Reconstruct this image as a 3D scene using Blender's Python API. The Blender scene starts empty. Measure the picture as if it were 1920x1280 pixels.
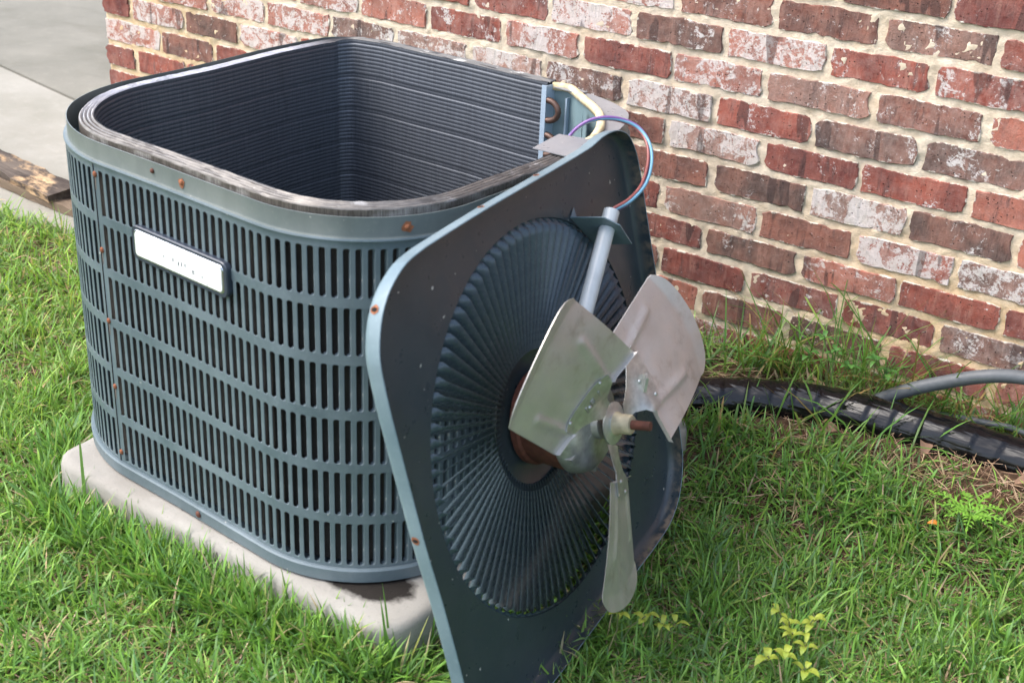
import bpy, math, random
import numpy as np
from mathutils import Vector, Matrix
R = math.radians
random.seed(7)
rng = np.random.default_rng(11)
S = bpy.context.scene
COL = S.collection

# ------------------------------------------------------------------ camera
cam = bpy.data.cameras.new('camera')
cam.sensor_fit = 'HORIZONTAL'; cam.sensor_width = 36.0
cam.lens = 2482.0 / 1920.0 * 36.0
cam.clip_start = 0.05; cam.clip_end = 500
cam.dof.use_dof = True; cam.dof.focus_distance = 2.45; cam.dof.aperture_fstop = 7.1
camo = bpy.data.objects.new('camera', cam); COL.objects.link(camo)
_r = (0.816091, 0.576243, 0.044044); _d = (0.281541, -0.329854, -0.901072); _f = (-0.504708, 0.747757, -0.431426)
camo.matrix_world = Matrix(((_r[0], -_d[0], -_f[0], 2.93229), (_r[1], -_d[1], -_f[1], -2.318255),
                            (_r[2], -_d[2], -_f[2], 1.238237), (0, 0, 0, 1)))
S.camera = camo

# ------------------------------------------------------------------ light
w = bpy.data.worlds.new('World'); S.world = w; w.use_nodes = True
wn = w.node_tree.nodes; wl = w.node_tree.links; wn.clear()
sky = wn.new('ShaderNodeTexSky'); sky.sky_type = 'NISHITA'; sky.sun_disc = False
SUN_EL, SUN_AZ = R(54), R(232)
sky.sun_elevation = SUN_EL; sky.sun_rotation = SUN_AZ; sky.air_density = 1.0; sky.dust_density = 3.5; sky.ozone_density = 1.0
hs = wn.new('ShaderNodeHueSaturation'); hs.inputs['Saturation'].default_value = 0.8
bg = wn.new('ShaderNodeBackground'); bg.inputs[1].default_value = 0.15
wo = wn.new('ShaderNodeOutputWorld')
wl.new(sky.outputs[0], hs.inputs['Color']); wl.new(hs.outputs[0], bg.inputs[0]); wl.new(bg.outputs[0], wo.inputs[0])
sun = bpy.data.lights.new('sun', 'SUN'); sun.energy = 0.85; sun.angle = R(42); sun.color = (1.0, 0.965, 0.91)
suno = bpy.data.objects.new('sun', sun); COL.objects.link(suno)
sd = Vector((math.sin(SUN_AZ) * math.cos(SUN_EL), math.cos(SUN_AZ) * math.cos(SUN_EL), math.sin(SUN_EL)))
suno.rotation_euler = sd.to_track_quat('Z', 'Y').to_euler(); suno.location = sd * 20
vs = S.view_settings
vs.view_transform = 'Standard'; vs.look = 'None'; vs.gamma = 1.0; vs.use_curve_mapping = False
vs.exposure = 1.70
S.render.engine = 'CYCLES'

# ------------------------------------------------------------------ materials
class N:
    def __init__(s, name):
        s.m = bpy.data.materials.new(name); s.m.use_nodes = True
        s.t = s.m.node_tree; s.n = s.t.nodes; s.l = s.t.links; s.n.clear()
        s.out = s.n.new('ShaderNodeOutputMaterial')
        s.tc = s.n.new('ShaderNodeTexCoord')
    def new(s, k, **kw):
        o = s.n.new(k)
        for a, v in kw.items(): setattr(o, a, v)
        return o
    def set(s, sock, v):
        if v is None: return
        if isinstance(v, bpy.types.NodeSocket): s.l.new(v, sock)
        elif isinstance(v, (tuple, list)) and len(v) == 3 and sock.type == 'RGBA': sock.default_value = (*v, 1)
        else: sock.default_value = v
    def coord(s, scale=(1, 1, 1), src='Object', loc=None, rot=(0, 0, 0), base=None):
        mp = s.new('ShaderNodeMapping')
        s.set(mp.inputs['Vector'], base if base is not None else s.tc.outputs[src])
        mp.inputs['Scale'].default_value = scale; mp.inputs['Rotation'].default_value = rot
        if loc is not None: s.set(mp.inputs['Location'], loc)
        return mp.outputs[0]
    def noise(s, scale, detail=4, rough=0.55, vec=None, dist=0.0, out=0):
        o = s.new('ShaderNodeTexNoise'); o.inputs['Scale'].default_value = scale; o.inputs['Detail'].default_value = detail
        o.inputs['Roughness'].default_value = rough; o.inputs['Distortion'].default_value = dist
        s.set(o.inputs['Vector'], vec if vec is not None else s.tc.outputs['Object'])
        return o.outputs[out]
    def voro(s, scale, vec=None, feature='F1'):
        o = s.new('ShaderNodeTexVoronoi', feature=feature); o.inputs['Scale'].default_value = scale
        s.set(o.inputs['Vector'], vec if vec is not None else s.tc.outputs['Object'])
        return o.outputs['Distance']
    def wave(s, scale, vec=None, axis='X', dist=0.0):
        o = s.new('ShaderNodeTexWave', bands_direction=axis); o.inputs['Scale'].default_value = scale
        o.inputs['Distortion'].default_value = dist
        s.set(o.inputs['Vector'], vec if vec is not None else s.tc.outputs['Object'])
        return o.outputs['Fac']
    def ramp(s, fac, a, b, va=0.0, vb=1.0, interp='LINEAR'):
        o = s.new('ShaderNodeMapRange'); o.interpolation_type = interp if interp != 'LINEAR' else 'LINEAR'
        s.set(o.inputs[0], fac); o.inputs[1].default_value = a; o.inputs[2].default_value = b
        s.set(o.inputs[3], va); s.set(o.inputs[4], vb)
        return o.outputs[0]
    def mix(s, fac, a, b, mode='MIX'):
        o = s.new('ShaderNodeMix', data_type='RGBA', blend_type=mode)
        s.set(o.inputs['Factor'], fac); s.set(o.inputs['A'], a); s.set(o.inputs['B'], b)
        return o.outputs['Result']
    def math(s, op, a, b=None):
        o = s.new('ShaderNodeMath', operation=op); s.set(o.inputs[0], a)
        if b is not None: s.set(o.inputs[1], b)
        return o.outputs[0]
    def bump(s, h, strength=0.3, dist=0.002, normal=None):
        o = s.new('ShaderNodeBump'); o.inputs['Strength'].default_value = strength; o.inputs['Distance'].default_value = dist
        s.set(o.inputs['Height'], h)
        if normal is not None: s.set(o.inputs['Normal'], normal)
        return o.outputs[0]
    def bsdf(s, color, rough=0.6, metal=0.0, normal=None, spec=0.5, coat=0.0):
        o = s.new('ShaderNodeBsdfPrincipled')
        s.set(o.inputs['Base Color'], color); s.set(o.inputs['Roughness'], rough); s.set(o.inputs['Metallic'], metal)
        s.set(o.inputs['Specular IOR Level'], spec); o.inputs['Coat Weight'].default_value = coat
        if normal is not None: s.set(o.inputs['Normal'], normal)
        s.l.new(o.outputs[0], s.out.inputs[0]); return o
    def sep(s, v):
        o = s.new('ShaderNodeSeparateXYZ'); s.set(o.inputs[0], v); return o.outputs

def m_paint(name, base, dust=(0.30, 0.34, 0.34), rough=0.36, chips=True, amount=0.35, dirt=None):
    n = N(name)
    big = n.noise(7, 5); fine = n.noise(160, 4, 0.6); mid = n.noise(38, 5, 0.65)
    c = n.mix(n.ramp(big, 0.35, 0.7, 0, amount), base, dust)
    c = n.mix(n.ramp(fine, 0.55, 0.85, 0, 0.35), c, dust)
    streak = n.noise(26, 4, 0.6, n.coord((1, 1, 0.12)))
    c = n.mix(n.ramp(streak, 0.5, 0.75, 0, 0.25), c, tuple(x * 0.6 for x in base))
    if dirt is not None:
        c = n.mix(n.math('MULTIPLY', dirt(n), n.ramp(mid, 0.45, 0.6)), c, (0.22, 0.17, 0.12))
    if chips:
        sp = n.noise(95, 2, 0.5); c = n.mix(n.ramp(sp, 0.74, 0.77), c, (0.40, 0.40, 0.37))
    r = n.ramp(mid, 0.3, 0.8, rough - 0.06, rough + 0.2)
    nb = n.bump(fine, 0.08, 0.001, n.bump(n.noise(5, 2), 0.25, 0.01))
    n.bsdf(c, r, 0.0, nb, 0.5); return n.m

def m_simple(name, col, rough=0.6, metal=0.0, var=0.25, scale=40, bump=0.15, spec=0.5):
    n = N(name); k = n.noise(scale, 5, 0.6); b = n.noise(scale * 0.2, 3)
    c = n.mix(n.ramp(k, 0.3, 0.75), tuple(x * (1 - var) for x in col), tuple(min(1, x * (1 + var)) for x in col))
    c = n.mix(n.ramp(b, 0.4, 0.7, 0, 0.4), c, tuple(x * (1 - var) for x in col))
    n.bsdf(c, n.ramp(b, 0.3, 0.7, rough, min(1, rough + 0.12)), metal, n.bump(k, bump, 0.001), spec); return n.m

PAINT = m_paint('cabinet_paint', (0.072, 0.104, 0.120), (0.20, 0.245, 0.275), amount=.5)
PAINT_BAND = m_paint('band_paint', (0.085, 0.108, 0.108), (0.20, 0.215, 0.20), amount=0.5)
def lid_dirt(n):
    p = n.sep(n.tc.outputs['Object'])
    a = n.ramp(p[1], -0.10, -0.32, 0, 1); b = n.ramp(p[2], -0.022, -0.006, 0, 1); c = n.ramp(p[0], -0.15, 0.2, 0, 1)
    d = n.math('MULTIPLY', n.math('MULTIPLY', a, b), c)
    e = n.math('MULTIPLY', n.ramp(p[0], 0.30, 0.345, 0, 0.8), n.ramp(p[1], -0.3, 0.25, 0.3, 0.9))
    return n.math('MAXIMUM', d, n.math('MULTIPLY', e, b))
PAINT_SHADED = m_paint('lid_paint_shaded', (0.026, 0.040, 0.048), (0.075, 0.085, 0.092), 0.30, amount=0.25, dirt=lid_dirt)  # same paint as the cabinet, darkened for the shade inside the lid
PAINT_VANE = m_paint('vane_paint', (0.045, 0.068, 0.084), (0.09, 0.12, 0.135), 0.22, chips=False, amount=0.2)
PAINT_LIT = m_paint('flange_paint_lit', (0.11, 0.165, 0.195), (0.26, 0.34, 0.38), 0.34, amount=0.4)  # same paint lightened, sky and sun on the flange put into the colour

def m_fins():
    n = N('coil_fins'); p = n.tc.outputs['Object']
    k = n.noise(30, 5, 0.6, n.coord((1, 1, 0.15))); f = n.noise(600, 2, 0.5, n.coord((1, 1, 0.03)))
    c = n.mix(n.ramp(f, 0.25, 0.75), (0.060, 0.067, 0.080), (0.108, 0.120, 0.142))
    s = n.noise(120, 4, 0.6, n.coord((1, 1, 0.06)))
    z = n.sep(p)[2]
    c = n.mix(n.math('MULTIPLY', n.ramp(s, 0.64, 0.74), n.ramp(z, 0.50, 0.65, 0.1, 0.9)), c, (0.24, 0.26, 0.29))
    c = n.mix(n.ramp(k, 0.55, 0.8, 0, 0.5), c, (0.06, 0.065, 0.075))
    n.bsdf(c, 0.42, 0.35, n.bump(f, 0.10, 0.0006), 0.5); return n.m
FINS = m_fins()
def m_coil_top():
    n = N('coil_top_metal'); p = n.sep(n.tc.outputs['Object']); k = n.noise(60, 5, 0.7); b = n.noise(6, 3); f = n.noise(500, 2, 0.6)
    sky_bright = n.ramp(n.math('ADD', p[0], n.math('MULTIPLY', n.math('SUBTRACT', p[1], 0.0), -0.3)), -0.12, -0.30, 0.0, 1.0)  # left side brighter, white sky reflection painted into the metal colour
    sky_bright = n.math('MULTIPLY', sky_bright, n.ramp(p[1], .33, .20))
    dirty = n.mix(n.ramp(k, 0.3, 0.8), (0.10, 0.09, 0.08), (0.22, 0.205, 0.19)); dirty = n.mix(n.ramp(p[1], .27, .34), dirty, (0.035, 0.037, 0.042))
    cl = n.mix(n.ramp(k, 0.3, 0.7), (0.55, 0.57, 0.62), (0.85, 0.87, 0.90))
    c = n.mix(sky_bright, dirty, cl); c = n.mix(n.ramp(n.noise(18, 5, .7), 0.60, 0.70, 0, 0.55), c, (0.55, 0.55, 0.55)); c = n.mix(n.ramp(n.noise(11, 4, .7), 0.56, 0.66, 0, 0.7), c, (0.05, 0.042, 0.036))
    n.bsdf(c, 0.42, 0.2, n.bump(f, 0.10, 0.0005)); return n.m
COILTOP = m_coil_top()
def m_fin_edge():
    n = N('fin_edge'); f = n.noise(900, 2, 0.5, n.coord((1, 1, 0.04))); k = n.noise(14, 5, 0.6); g = n.noise(50, 4)
    c = n.mix(n.ramp(f, 0.38, 0.62), (0.05, 0.042, 0.034), (0.13, 0.115, 0.10))
    c = n.mix(n.ramp(k, 0.5, 0.62, 0, 0.75), c, n.mix(n.ramp(f, 0.4, 0.6), (0.20, 0.19, 0.18), (0.38, 0.37, 0.35)))
    n.bsdf(c, 0.55, 0.2, n.bump(f, 0.7, 0.002)); return n.m
FINEDGE = m_fin_edge()
def m_dark_fins():
    n = N('outer_fins'); f = n.wave(300, n.coord((1, 1, 1)), 'Z'); k = n.noise(25, 4)
    c = n.mix(f, (0.010, 0.008, 0.007), (0.060, 0.052, 0.046))
    c = n.mix(n.ramp(k, 0.5, 0.7, 0, 0.5), c, (0.075, 0.07, 0.06))
    n.bsdf(c, 0.6, 0.1, n.bump(f, 0.6, 0.002)); return n.m
OUTFIN = m_dark_fins()
RUST = m_simple('rust', (0.20, 0.065, 0.028), 0.85, 0.0, 0.5, 180, 0.6)
RUST_DK = m_simple('dark_rust', (0.11, 0.036, 0.022), 0.75, 0.1, 0.45, 90, 0.4)
RUST_OR = m_simple('orange_rust', (0.27, 0.10, 0.045), 0.85, 0.0, 0.4, 200, 0.5)
HOLE = m_simple('hole_dark', (0.006, 0.005, 0.005), 0.9, 0, 0.2)
STEEL = m_simple('dirty_steel', (0.40, 0.41, 0.40), 0.42, 0.75, 0.35, 60, 0.3)
def m_blade():
    n = N('fan_aluminium'); k = n.noise(14, 4, 0.55); f = n.noise(300, 3, 0.6); st = n.noise(40, 3, 0.6)
    c = n.mix(n.ramp(k, 0.35, 0.7), (0.47, 0.455, 0.43), (0.55, 0.53, 0.51))
    c = n.mix(n.ramp(f, 0.55, 0.8, 0, 0.35), c, (0.36, 0.34, 0.31))
    c = n.mix(n.ramp(n.noise(22, 6, .7), .56, .74, 0, .55), c, (.24, .19, .14)); c = n.mix(n.ramp(n.noise(130, 3, .6), .70, .76, 0, .6), c, (.15, .11, .08))
    n.bsdf(c, n.ramp(st, 0.3, 0.7, 0.34, 0.50), 0.62, n.bump(f, 0.10, 0.0006, n.bump(n.noise(9, 2), 0.3, 0.006))); return n.m
ALU = m_blade()
ALU_BR = m_simple('bright_metal', (0.47, 0.49, 0.47), 0.36, 0.8, 0.3, 70, 0.25)
BUSH = m_simple('cream_collar', (0.36, 0.31, 0.20), 0.5, 0, 0.35, 70, 0.2)
TUBE = m_simple('grey_tube', (0.42, 0.46, 0.48), 0.32, 0.0, 0.12, 40, 0.05)
def m_gasket():
    n = N('foam'); k = n.noise(60, 5); c = n.mix(n.ramp(k, 0.4, 0.7), (0.52, 0.42, 0.24), (0.68, 0.60, 0.40))
    c = n.mix(n.ramp(n.noise(22, 3), 0.6, 0.7, 0, 0.8), c, (0.22, 0.18, 0.12)); n.bsdf(c, 0.9, 0, n.bump(k, 0.5, 0.002)); return n.m
GASKET = m_gasket()
GALV = m_paint('galvanised', (0.19, 0.20, 0.215), (0.31, 0.30, 0.30), 0.30, amount=0.5)
TEAL = m_paint('inner_teal', (0.13, 0.20, 0.22), (0.24, 0.31, 0.33), 0.42, amount=0.4)
BLUEPOST = m_simple('end_plate_metal', (0.36, 0.45, 0.54), 0.35, 0.2, 0.08, 30, 0.05)
COPPER = m_simple('old_copper', (0.11, 0.065, 0.05), 0.4, 0.45, 0.4, 60, 0.2)
def m_badge():
    n = N('badge_silver'); k = n.noise(25, 3); c = n.mix(n.ramp(k, 0.4, 0.7), (0.80, 0.82, 0.85), (0.88, 0.90, 0.92))
    n.bsdf(c, 0.25, 0.25, n.bump(n.noise(40, 2), 0.05, 0.001)); return n.m
BADGE = m_badge(); BADGE_FR = m_simple('badge_frame', (0.035, 0.045, 0.065), 0.3, 0.1, 0.2, 30, 0.05)
CHROME = m_simple('badge_rim', (0.45, 0.48, 0.54), 0.2, 0.9, 0.1, 30, 0.02)
PRINT = m_simple('worn_print', (0.06, 0.065, 0.08), 0.5, 0, 0.2, 50, 0.0)

def m_wrap():
    n = N('black_wrap'); a = n.noise(24, 3, 0.5, n.coord((0.28, 1, 1.4), rot=(0, 0.35, 0.3))); b = n.noise(70, 2, 0.5, n.coord((0.12, 1, 1.5), rot=(0, 0.3, 0.25)))
    d = n.noise(300, 2); c = n.mix(n.ramp(d, 0.75, 0.78), (0.004, 0.004, 0.005), (0.12, 0.115, 0.10))
    n.bsdf(c, n.ramp(a, 0.3, 0.7, 0.10, 0.22), 0, n.bump(b, 0.35, 0.005, n.bump(a, 0.45, 0.014)), 0.38); return n.m
WRAP = m_wrap()
CONDUIT = m_simple('conduit_grey', (0.085, 0.095, 0.105), 0.5, 0, 0.2, 60, 0.2)
def m_wire(nm, c): return m_simple(nm, c, 0.35, 0, 0.1, 30, 0.0)
W_BLUE = m_wire('wire_blue', (0.13, 0.30, 0.42)); W_BRN = m_wire('wire_brown', (0.28, 0.09, 0.08)); W_BLK = m_wire('wire_black', (0.02, 0.025, 0.06)); W_PUR = m_wire('wire_purple', (0.20, 0.10, 0.30))

def m_brick():
    n = N('brick_face')
    oi = n.new('ShaderNodeObjectInfo')
    off = n.new('ShaderNodeCombineXYZ')
    for i, k in enumerate((37.0, 11.0, 23.0)): n.l.new(n.math('MULTIPLY', oi.outputs['Random'], k), off.inputs[i])
    v = n.coord((1, 1, 1), loc=off.outputs[0]); vz = n.coord((1, 1, 0.18), loc=off.outputs[0]); vx = n.coord((0.6, 1, 1), loc=off.outputs[0])
    big = n.noise(14, 4, 0.6, v); mid = n.noise(55, 6, 0.7, v); fine = n.noise(420, 4, 0.7, v); st = n.noise(60, 4, 0.65, vz); pits = n.voro(130, v)
    base = oi.outputs['Color']
    dark = n.mix(0.62, base, (0.055, 0.035, 0.032)); lite = n.mix(0.40, base, (0.52, 0.20, 0.13))
    c = n.mix(n.ramp(big, 0.38, 0.62), dark, lite)
    c = n.mix(0.35, c, base)
    c = n.mix(n.ramp(st, 0.55, 0.68, 0, 0.55), c, (0.07, 0.045, 0.045))
    c = n.mix(n.ramp(st, 0.44, 0.32, 0, 0.30), c, (0.46, 0.25, 0.19))
    c = n.mix(n.ramp(fine, 0.40, 0.7, 0.0, 0.3), c, (0.10, 0.045, 0.035))
    # lime wash smears, amount carried by each brick
    al = oi.outputs['Alpha']
    sm = n.noise(32, 7, 0.68, v, 1.2); sm2 = n.noise(15, 4, 0.6, vz)
    thr = n.math('SUBTRACT', 0.66, n.math('MULTIPLY', al, 0.215))
    tot = n.math('ADD', n.math('MULTIPLY', sm, 0.65), n.math('MULTIPLY', sm2, 0.35))
    tot = n.math('ADD', tot, n.math('MULTIPLY', n.math('SUBTRACT', n.noise(210, 5, .75, v), 0.5), 0.42))
    w1 = n.new('ShaderNodeMapRange'); n.set(w1.inputs[0], n.math('SUBTRACT', tot, thr)); w1.inputs[1].default_value = -0.01; w1.inputs[2].default_value = 0.05
    c = n.mix(n.math('MULTIPLY', w1.outputs[0], 0.78), c, n.mix(n.ramp(mid, 0.4, 0.65), (0.62, 0.58, 0.54), (0.76, 0.75, 0.76)))
    haze = n.math('MULTIPLY', al, n.ramp(mid, 0.35, 0.75, 0.0, 0.65)); c = n.mix(haze, c, (0.58, 0.47, 0.42))
    pm = n.ramp(pits, 0.10, 0.22, 1, 0); pm = n.math('MULTIPLY', pm, n.ramp(n.noise(45, 2, 0.5, v), 0.5, 0.56))
    c = n.mix(n.math('MULTIPLY', pm, 0.85), c, (0.035, 0.022, 0.02))
    g = n.sep(n.tc.outputs['Generated'])
    ex = n.math('MULTIPLY', n.math('MINIMUM', g[0], n.math('SUBTRACT', 1.0, g[0])), .19)
    ez = n.math('MULTIPLY', n.math('MINIMUM', g[2], n.math('SUBTRACT', 1.0, g[2])), .056)
    ed = n.math('ADD', n.math('MINIMUM', ex, ez), n.math('MULTIPLY', n.math('SUBTRACT', n.noise(48, 6, 0.7, v), 0.5), -.022))
    em = n.ramp(ed, .0022, .0006)
    c = n.mix(n.math('MULTIPLY', em, .92), c, n.mix(n.ramp(mid, .4, .6), (0.55, 0.50, 0.42), (0.70, 0.66, 0.58)))
    scar = n.ramp(n.noise(24, 2, 0.5, vz), 0.64, 0.66)
    c = n.mix(n.math('MULTIPLY', scar, .6), c, (0.05, 0.035, 0.035))
    h = n.math('ADD', n.math('MULTIPLY', mid, 0.6), n.math('MULTIPLY', fine, 0.35)); h = n.math('SUBTRACT', h, n.math('MULTIPLY', pm, 0.5))
    h = n.math('SUBTRACT', h, n.math('MULTIPLY', n.ramp(st, 0.55, 0.68), 0.25))
    n.bsdf(c, 0.85, 0, n.bump(n.math('ADD', h, n.math('MULTIPLY', n.noise(150, 5, .75, vz), .8)), 1.0, 0.0045), 0.2); return n.m
BRICK = m_brick()
def m_mortar():
    n = N('mortar'); p = n.tc.outputs['Object']; a = n.noise(260, 5, 0.75); b = n.noise(38, 5, 0.65); g = n.noise(2.2, 3, 0.5); g2 = n.noise(14, 4)
    cream = n.mix(n.ramp(b, 0.3, 0.7), (0.55, 0.47, 0.37), (0.78, 0.68, 0.55)); och = n.mix(n.ramp(b, 0.3, 0.7), (0.53, 0.375, 0.215), (0.76, 0.58, 0.385))
    x = n.sep(p)
    left = n.ramp(x[0], 0.75, 0.35); low = n.math('MULTIPLY', n.ramp(x[2], 0.52, 0.30), n.ramp(x[0], 1.85, 2.2))
    f = n.math('MAXIMUM', n.math('MAXIMUM', left, low), n.ramp(g, 0.52, 0.66, 0, 0.7))
    f = n.math('MAXIMUM', n.math('MULTIPLY', f, n.ramp(g2, 0.30, 0.52, 0.45, 1.0)), n.ramp(g2, .35, .65, .05, .35))
    c = n.mix(f, cream, och); c = n.mix(n.ramp(a, 0.62, 0.8, 0, 0.5), c, (0.20, 0.15, 0.10)); c = n.mix(n.ramp(g2, 0.66, 0.76, 0, 0.6), c, (0.27, 0.25, 0.22))
    n.bsdf(c, 0.95, 0, n.bump(a, 1.0, 0.003, n.bump(b, 0.4, 0.008)), 0.15); return n.m
MORTAR = m_mortar()
def m_concrete(name, a, b, stains=0.4, gap_stain=None):
    n = N(name); k = n.noise(3, 5, 0.6); f = n.noise(220, 4, 0.7); m = n.noise(28, 5, 0.6); st = n.noise(1.3, 4, 0.6, n.coord((1, 2.2, 1)))
    c = n.mix(n.ramp(k, 0.35, 0.68), a, b); c = n.mix(n.ramp(f, 0.58, 0.75, 0, 0.5), c, tuple(x * 0.5 for x in a))
    c = n.mix(n.ramp(st, 0.5, 0.72, 0, stains), c, (a[0] * 0.55, a[1] * 0.53, a[2] * 0.45)); c = n.mix(n.ramp(m, 0.55, 0.75, 0, 0.3), c, tuple(min(1, x * 1.25) for x in b))
    if gap_stain: c = n.mix(gap_stain(n), c, (0.009, 0.0065, 0.005))
    n.bsdf(c, 0.88, 0, n.bump(f, 0.35, 0.002, n.bump(m, 0.25, 0.006)), 0.25); return n.m
def pad_gap_stain(n):  # debris stain, with the shade of the gap under the corner painted in
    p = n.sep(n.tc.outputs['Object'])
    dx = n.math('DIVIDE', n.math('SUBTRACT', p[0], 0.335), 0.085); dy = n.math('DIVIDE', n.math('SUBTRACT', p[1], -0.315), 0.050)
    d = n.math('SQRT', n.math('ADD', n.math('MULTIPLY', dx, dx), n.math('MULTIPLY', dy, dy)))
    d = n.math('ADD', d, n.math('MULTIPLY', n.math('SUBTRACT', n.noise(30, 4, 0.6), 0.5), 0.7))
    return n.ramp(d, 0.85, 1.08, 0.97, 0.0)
CONC = m_concrete('driveway_concrete', (0.235, 0.225, 0.19), (0.30, 0.285, 0.25), 0.35)
CONC_SHADE = m_concrete('carport_concrete_shaded', (0.15, 0.145, 0.12), (0.205, 0.195, 0.165), 0.6)  # rear slab darkened, shade of the building overhang put into the colour
PADM = m_concrete('pad_concrete', (0.24, 0.225, 0.20), (0.32, 0.31, 0.285), 0.35, pad_gap_stain)
CRACK = m_simple('crack_dark', (0.09, 0.08, 0.07), 0.95, 0, 0.4, 100, 0.2)
def m_soil():
    n = N('soil'); a = n.noise(9, 5, 0.6); b = n.noise(90, 6, 0.75); g = n.noise(400, 3)
    c = n.mix(n.ramp(b, 0.3, 0.7), (0.035, 0.022, 0.014), (0.15, 0.095, 0.06)); c = n.mix(n.ramp(a, 0.5, 0.7, 0, 0.5), c, (0.11, 0.05, 0.03))
    far = n.new('ShaderNodeVectorMath', operation='LENGTH'); n.set(far.inputs[0], n.coord((1, 1, 0), loc=(-1.6, 0.9, 0)))
    c = n.mix(n.ramp(far.outputs['Value'], 3.2, 5.0), c, n.mix(n.ramp(b, 0.3, 0.7), (0.035, 0.09, 0.02), (0.08, 0.17, 0.04)))
    n.bsdf(c, 0.95, 0, n.bump(b, 0.8, 0.01, n.bump(g, 0.4, 0.002)), 0.1); return n.m
SOIL = m_soil()
def m_leafy(name, transl=0.35, rough=0.45):
    n = N(name); at = n.new('ShaderNodeAttribute', attribute_name='tint', attribute_type='GEOMETRY')
    f = n.noise(60, 3); c = n.mix(n.ramp(f, 0.35, 0.7, 0, 0.35), at.outputs['Color'], n.mix(0.5, at.outputs['Color'], (0.02, 0.05, 0.01)))
    p = n.bsdf(c, rough, 0, None, 0.45)
    tr = n.new('ShaderNodeBsdfTranslucent'); n.set(tr.inputs[0], n.mix(0.35, c, (0.24, 0.36, 0.03)))
    mx = n.new('ShaderNodeMixShader'); mx.inputs[0].default_value = transl + .06
    n.l.new(p.outputs[0], mx.inputs[1]); n.l.new(tr.outputs[0], mx.inputs[2]); n.l.new(mx.outputs[0], n.out.inputs[0]); return n.m
GRASS = m_leafy('grass_blades'); STRAW = m_leafy('straw', 0.1, 0.8)
def m_wood(name, light, dark, patch):
    n = N(name); g = n.noise(30, 6, 0.7, n.coord((0.12, 1, 1))); k = n.noise(11, 5, 0.65, n.coord((0.5, 1, 1))); f = n.noise(140, 4, 0.7, n.coord((0.2, 1, 1)))
    c = n.mix(n.ramp(g, 0.35, 0.65), dark, light); c = n.mix(n.ramp(k, 0.52 - patch * 0.1, 0.57, 0, 0.95), c, n.mix(n.ramp(f, 0.3, 0.7), (0.42, 0.26, 0.13), (0.62, 0.44, 0.26)) if patch > 0 else light)
    n.bsdf(c, 0.9, 0, n.bump(g, 0.8, 0.006, n.bump(f, 0.5, 0.002)), 0.15); return n.m
WOOD_A = m_wood('rotten_wood', (0.13, 0.105, 0.085), (0.035, 0.026, 0.022), 0.5)
WOOD_B = m_wood('bare_wood', (0.20, 0.15, 0.105), (0.12, 0.09, 0.065), 0.0)

# ------------------------------------------------------------------ mesh helpers
class MB:
    def __init__(s): s.v = []; s.f = []
    def add(s, vs_, fs):
        o = len(s.v); s.v += [tuple(map(float, p)) for p in vs_]; s.f += [tuple(i + o for i in f) for f in fs]; return s
    def grid(s, P, closeu=False, closev=False, flip=False):
        P = np.asarray(P, float); a, b = P.shape[:2]; fs = []
        for i in range(a if closeu else a - 1):
            for j in range(b if closev else b - 1):
                q = (i * b + j, ((i + 1) % a) * b + j, ((i + 1) % a) * b + (j + 1) % b, i * b + (j + 1) % b)
                fs.append(q[::-1] if flip else q)
        return s.add(P.reshape(-1, 3), fs)
    def box(s, lo, hi, b=0.0):
        x0, y0, z0 = lo; x1, y1, z1 = hi
        v = [(x, y, z) for z in (z0, z1) for y in (y0, y1) for x in (x0, x1)]
        return s.add(v, [(0, 2, 3, 1), (4, 5, 7, 6), (0, 1, 5, 4), (2, 6, 7, 3), (0, 4, 6, 2), (1, 3, 7, 5)])
    def tube(s, pts, r, n=10, cap=True, rf=None):
        pts = [Vector(p) for p in pts]; k = len(pts); rings = []
        up = Vector((0, 0, 1)); prev = None
        for i, p in enumerate(pts):
            t = (pts[min(i + 1, k - 1)] - pts[max(i - 1, 0)]).normalized()
            if prev is None:
                a = t.cross(up)
                if a.length < 1e-3: a = t.cross(Vector((1, 0, 0)))
                a.normalize()
            else: a = (prev - t * prev.dot(t)).normalized()
            prev = a; b = t.cross(a)
            rings.append([p + (a * math.cos(2 * math.pi * j / n) + b * math.sin(2 * math.pi * j / n)) * (rf(i, j, n) if rf else r) for j in range(n)])
        s.grid(rings, closev=True, flip=True)
        if cap:
            o = len(s.v); s.v += [tuple(x) for x in rings[0]] + [tuple(x) for x in rings[-1]]
            s.f += [tuple(o + j for j in range(n)), tuple(o + n + j for j in reversed(range(n)))]
        return s
    def lathe(s, prof, n=32, z=None):
        P = [[(r * math.cos(2 * math.pi * j / n), r * math.sin(2 * math.pi * j / n), h) for j in range(n)] for r, h in prof]
        s.grid(P, closev=True, flip=True); return s
    def prism(s, poly, z0, z1):
        n = len(poly); v = [(x, y, z0) for x, y in poly] + [(x, y, z1) for x, y in poly]
        a = sum(poly[i][0] * poly[(i + 1) % n][1] - poly[(i + 1) % n][0] * poly[i][1] for i in range(n))
        fs = [tuple(range(n, 2 * n)), tuple(reversed(range(n)))] + [(i, (i + 1) % n, n + (i + 1) % n, n + i) for i in range(n)]
        if a < 0: fs = [f[::-1] for f in fs]
        return s.add(v, fs)
    def mesh(s, name, mat, smooth=False):
        me = bpy.data.meshes.new(name); me.from_pydata(s.v, [], s.f); me.materials.append(mat); me.validate()
        if smooth:
            me.polygons.foreach_set('use_smooth', [True] * len(me.polygons))
            if smooth == 'auto': me.set_sharp_from_angle(angle=R(38))
        me.update(); return me
    def build(s, name, mat, parent=None, smooth=False, loc=None, kind=None):
        return link(name, s.mesh(name, mat, smooth), parent, loc, kind)

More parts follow.
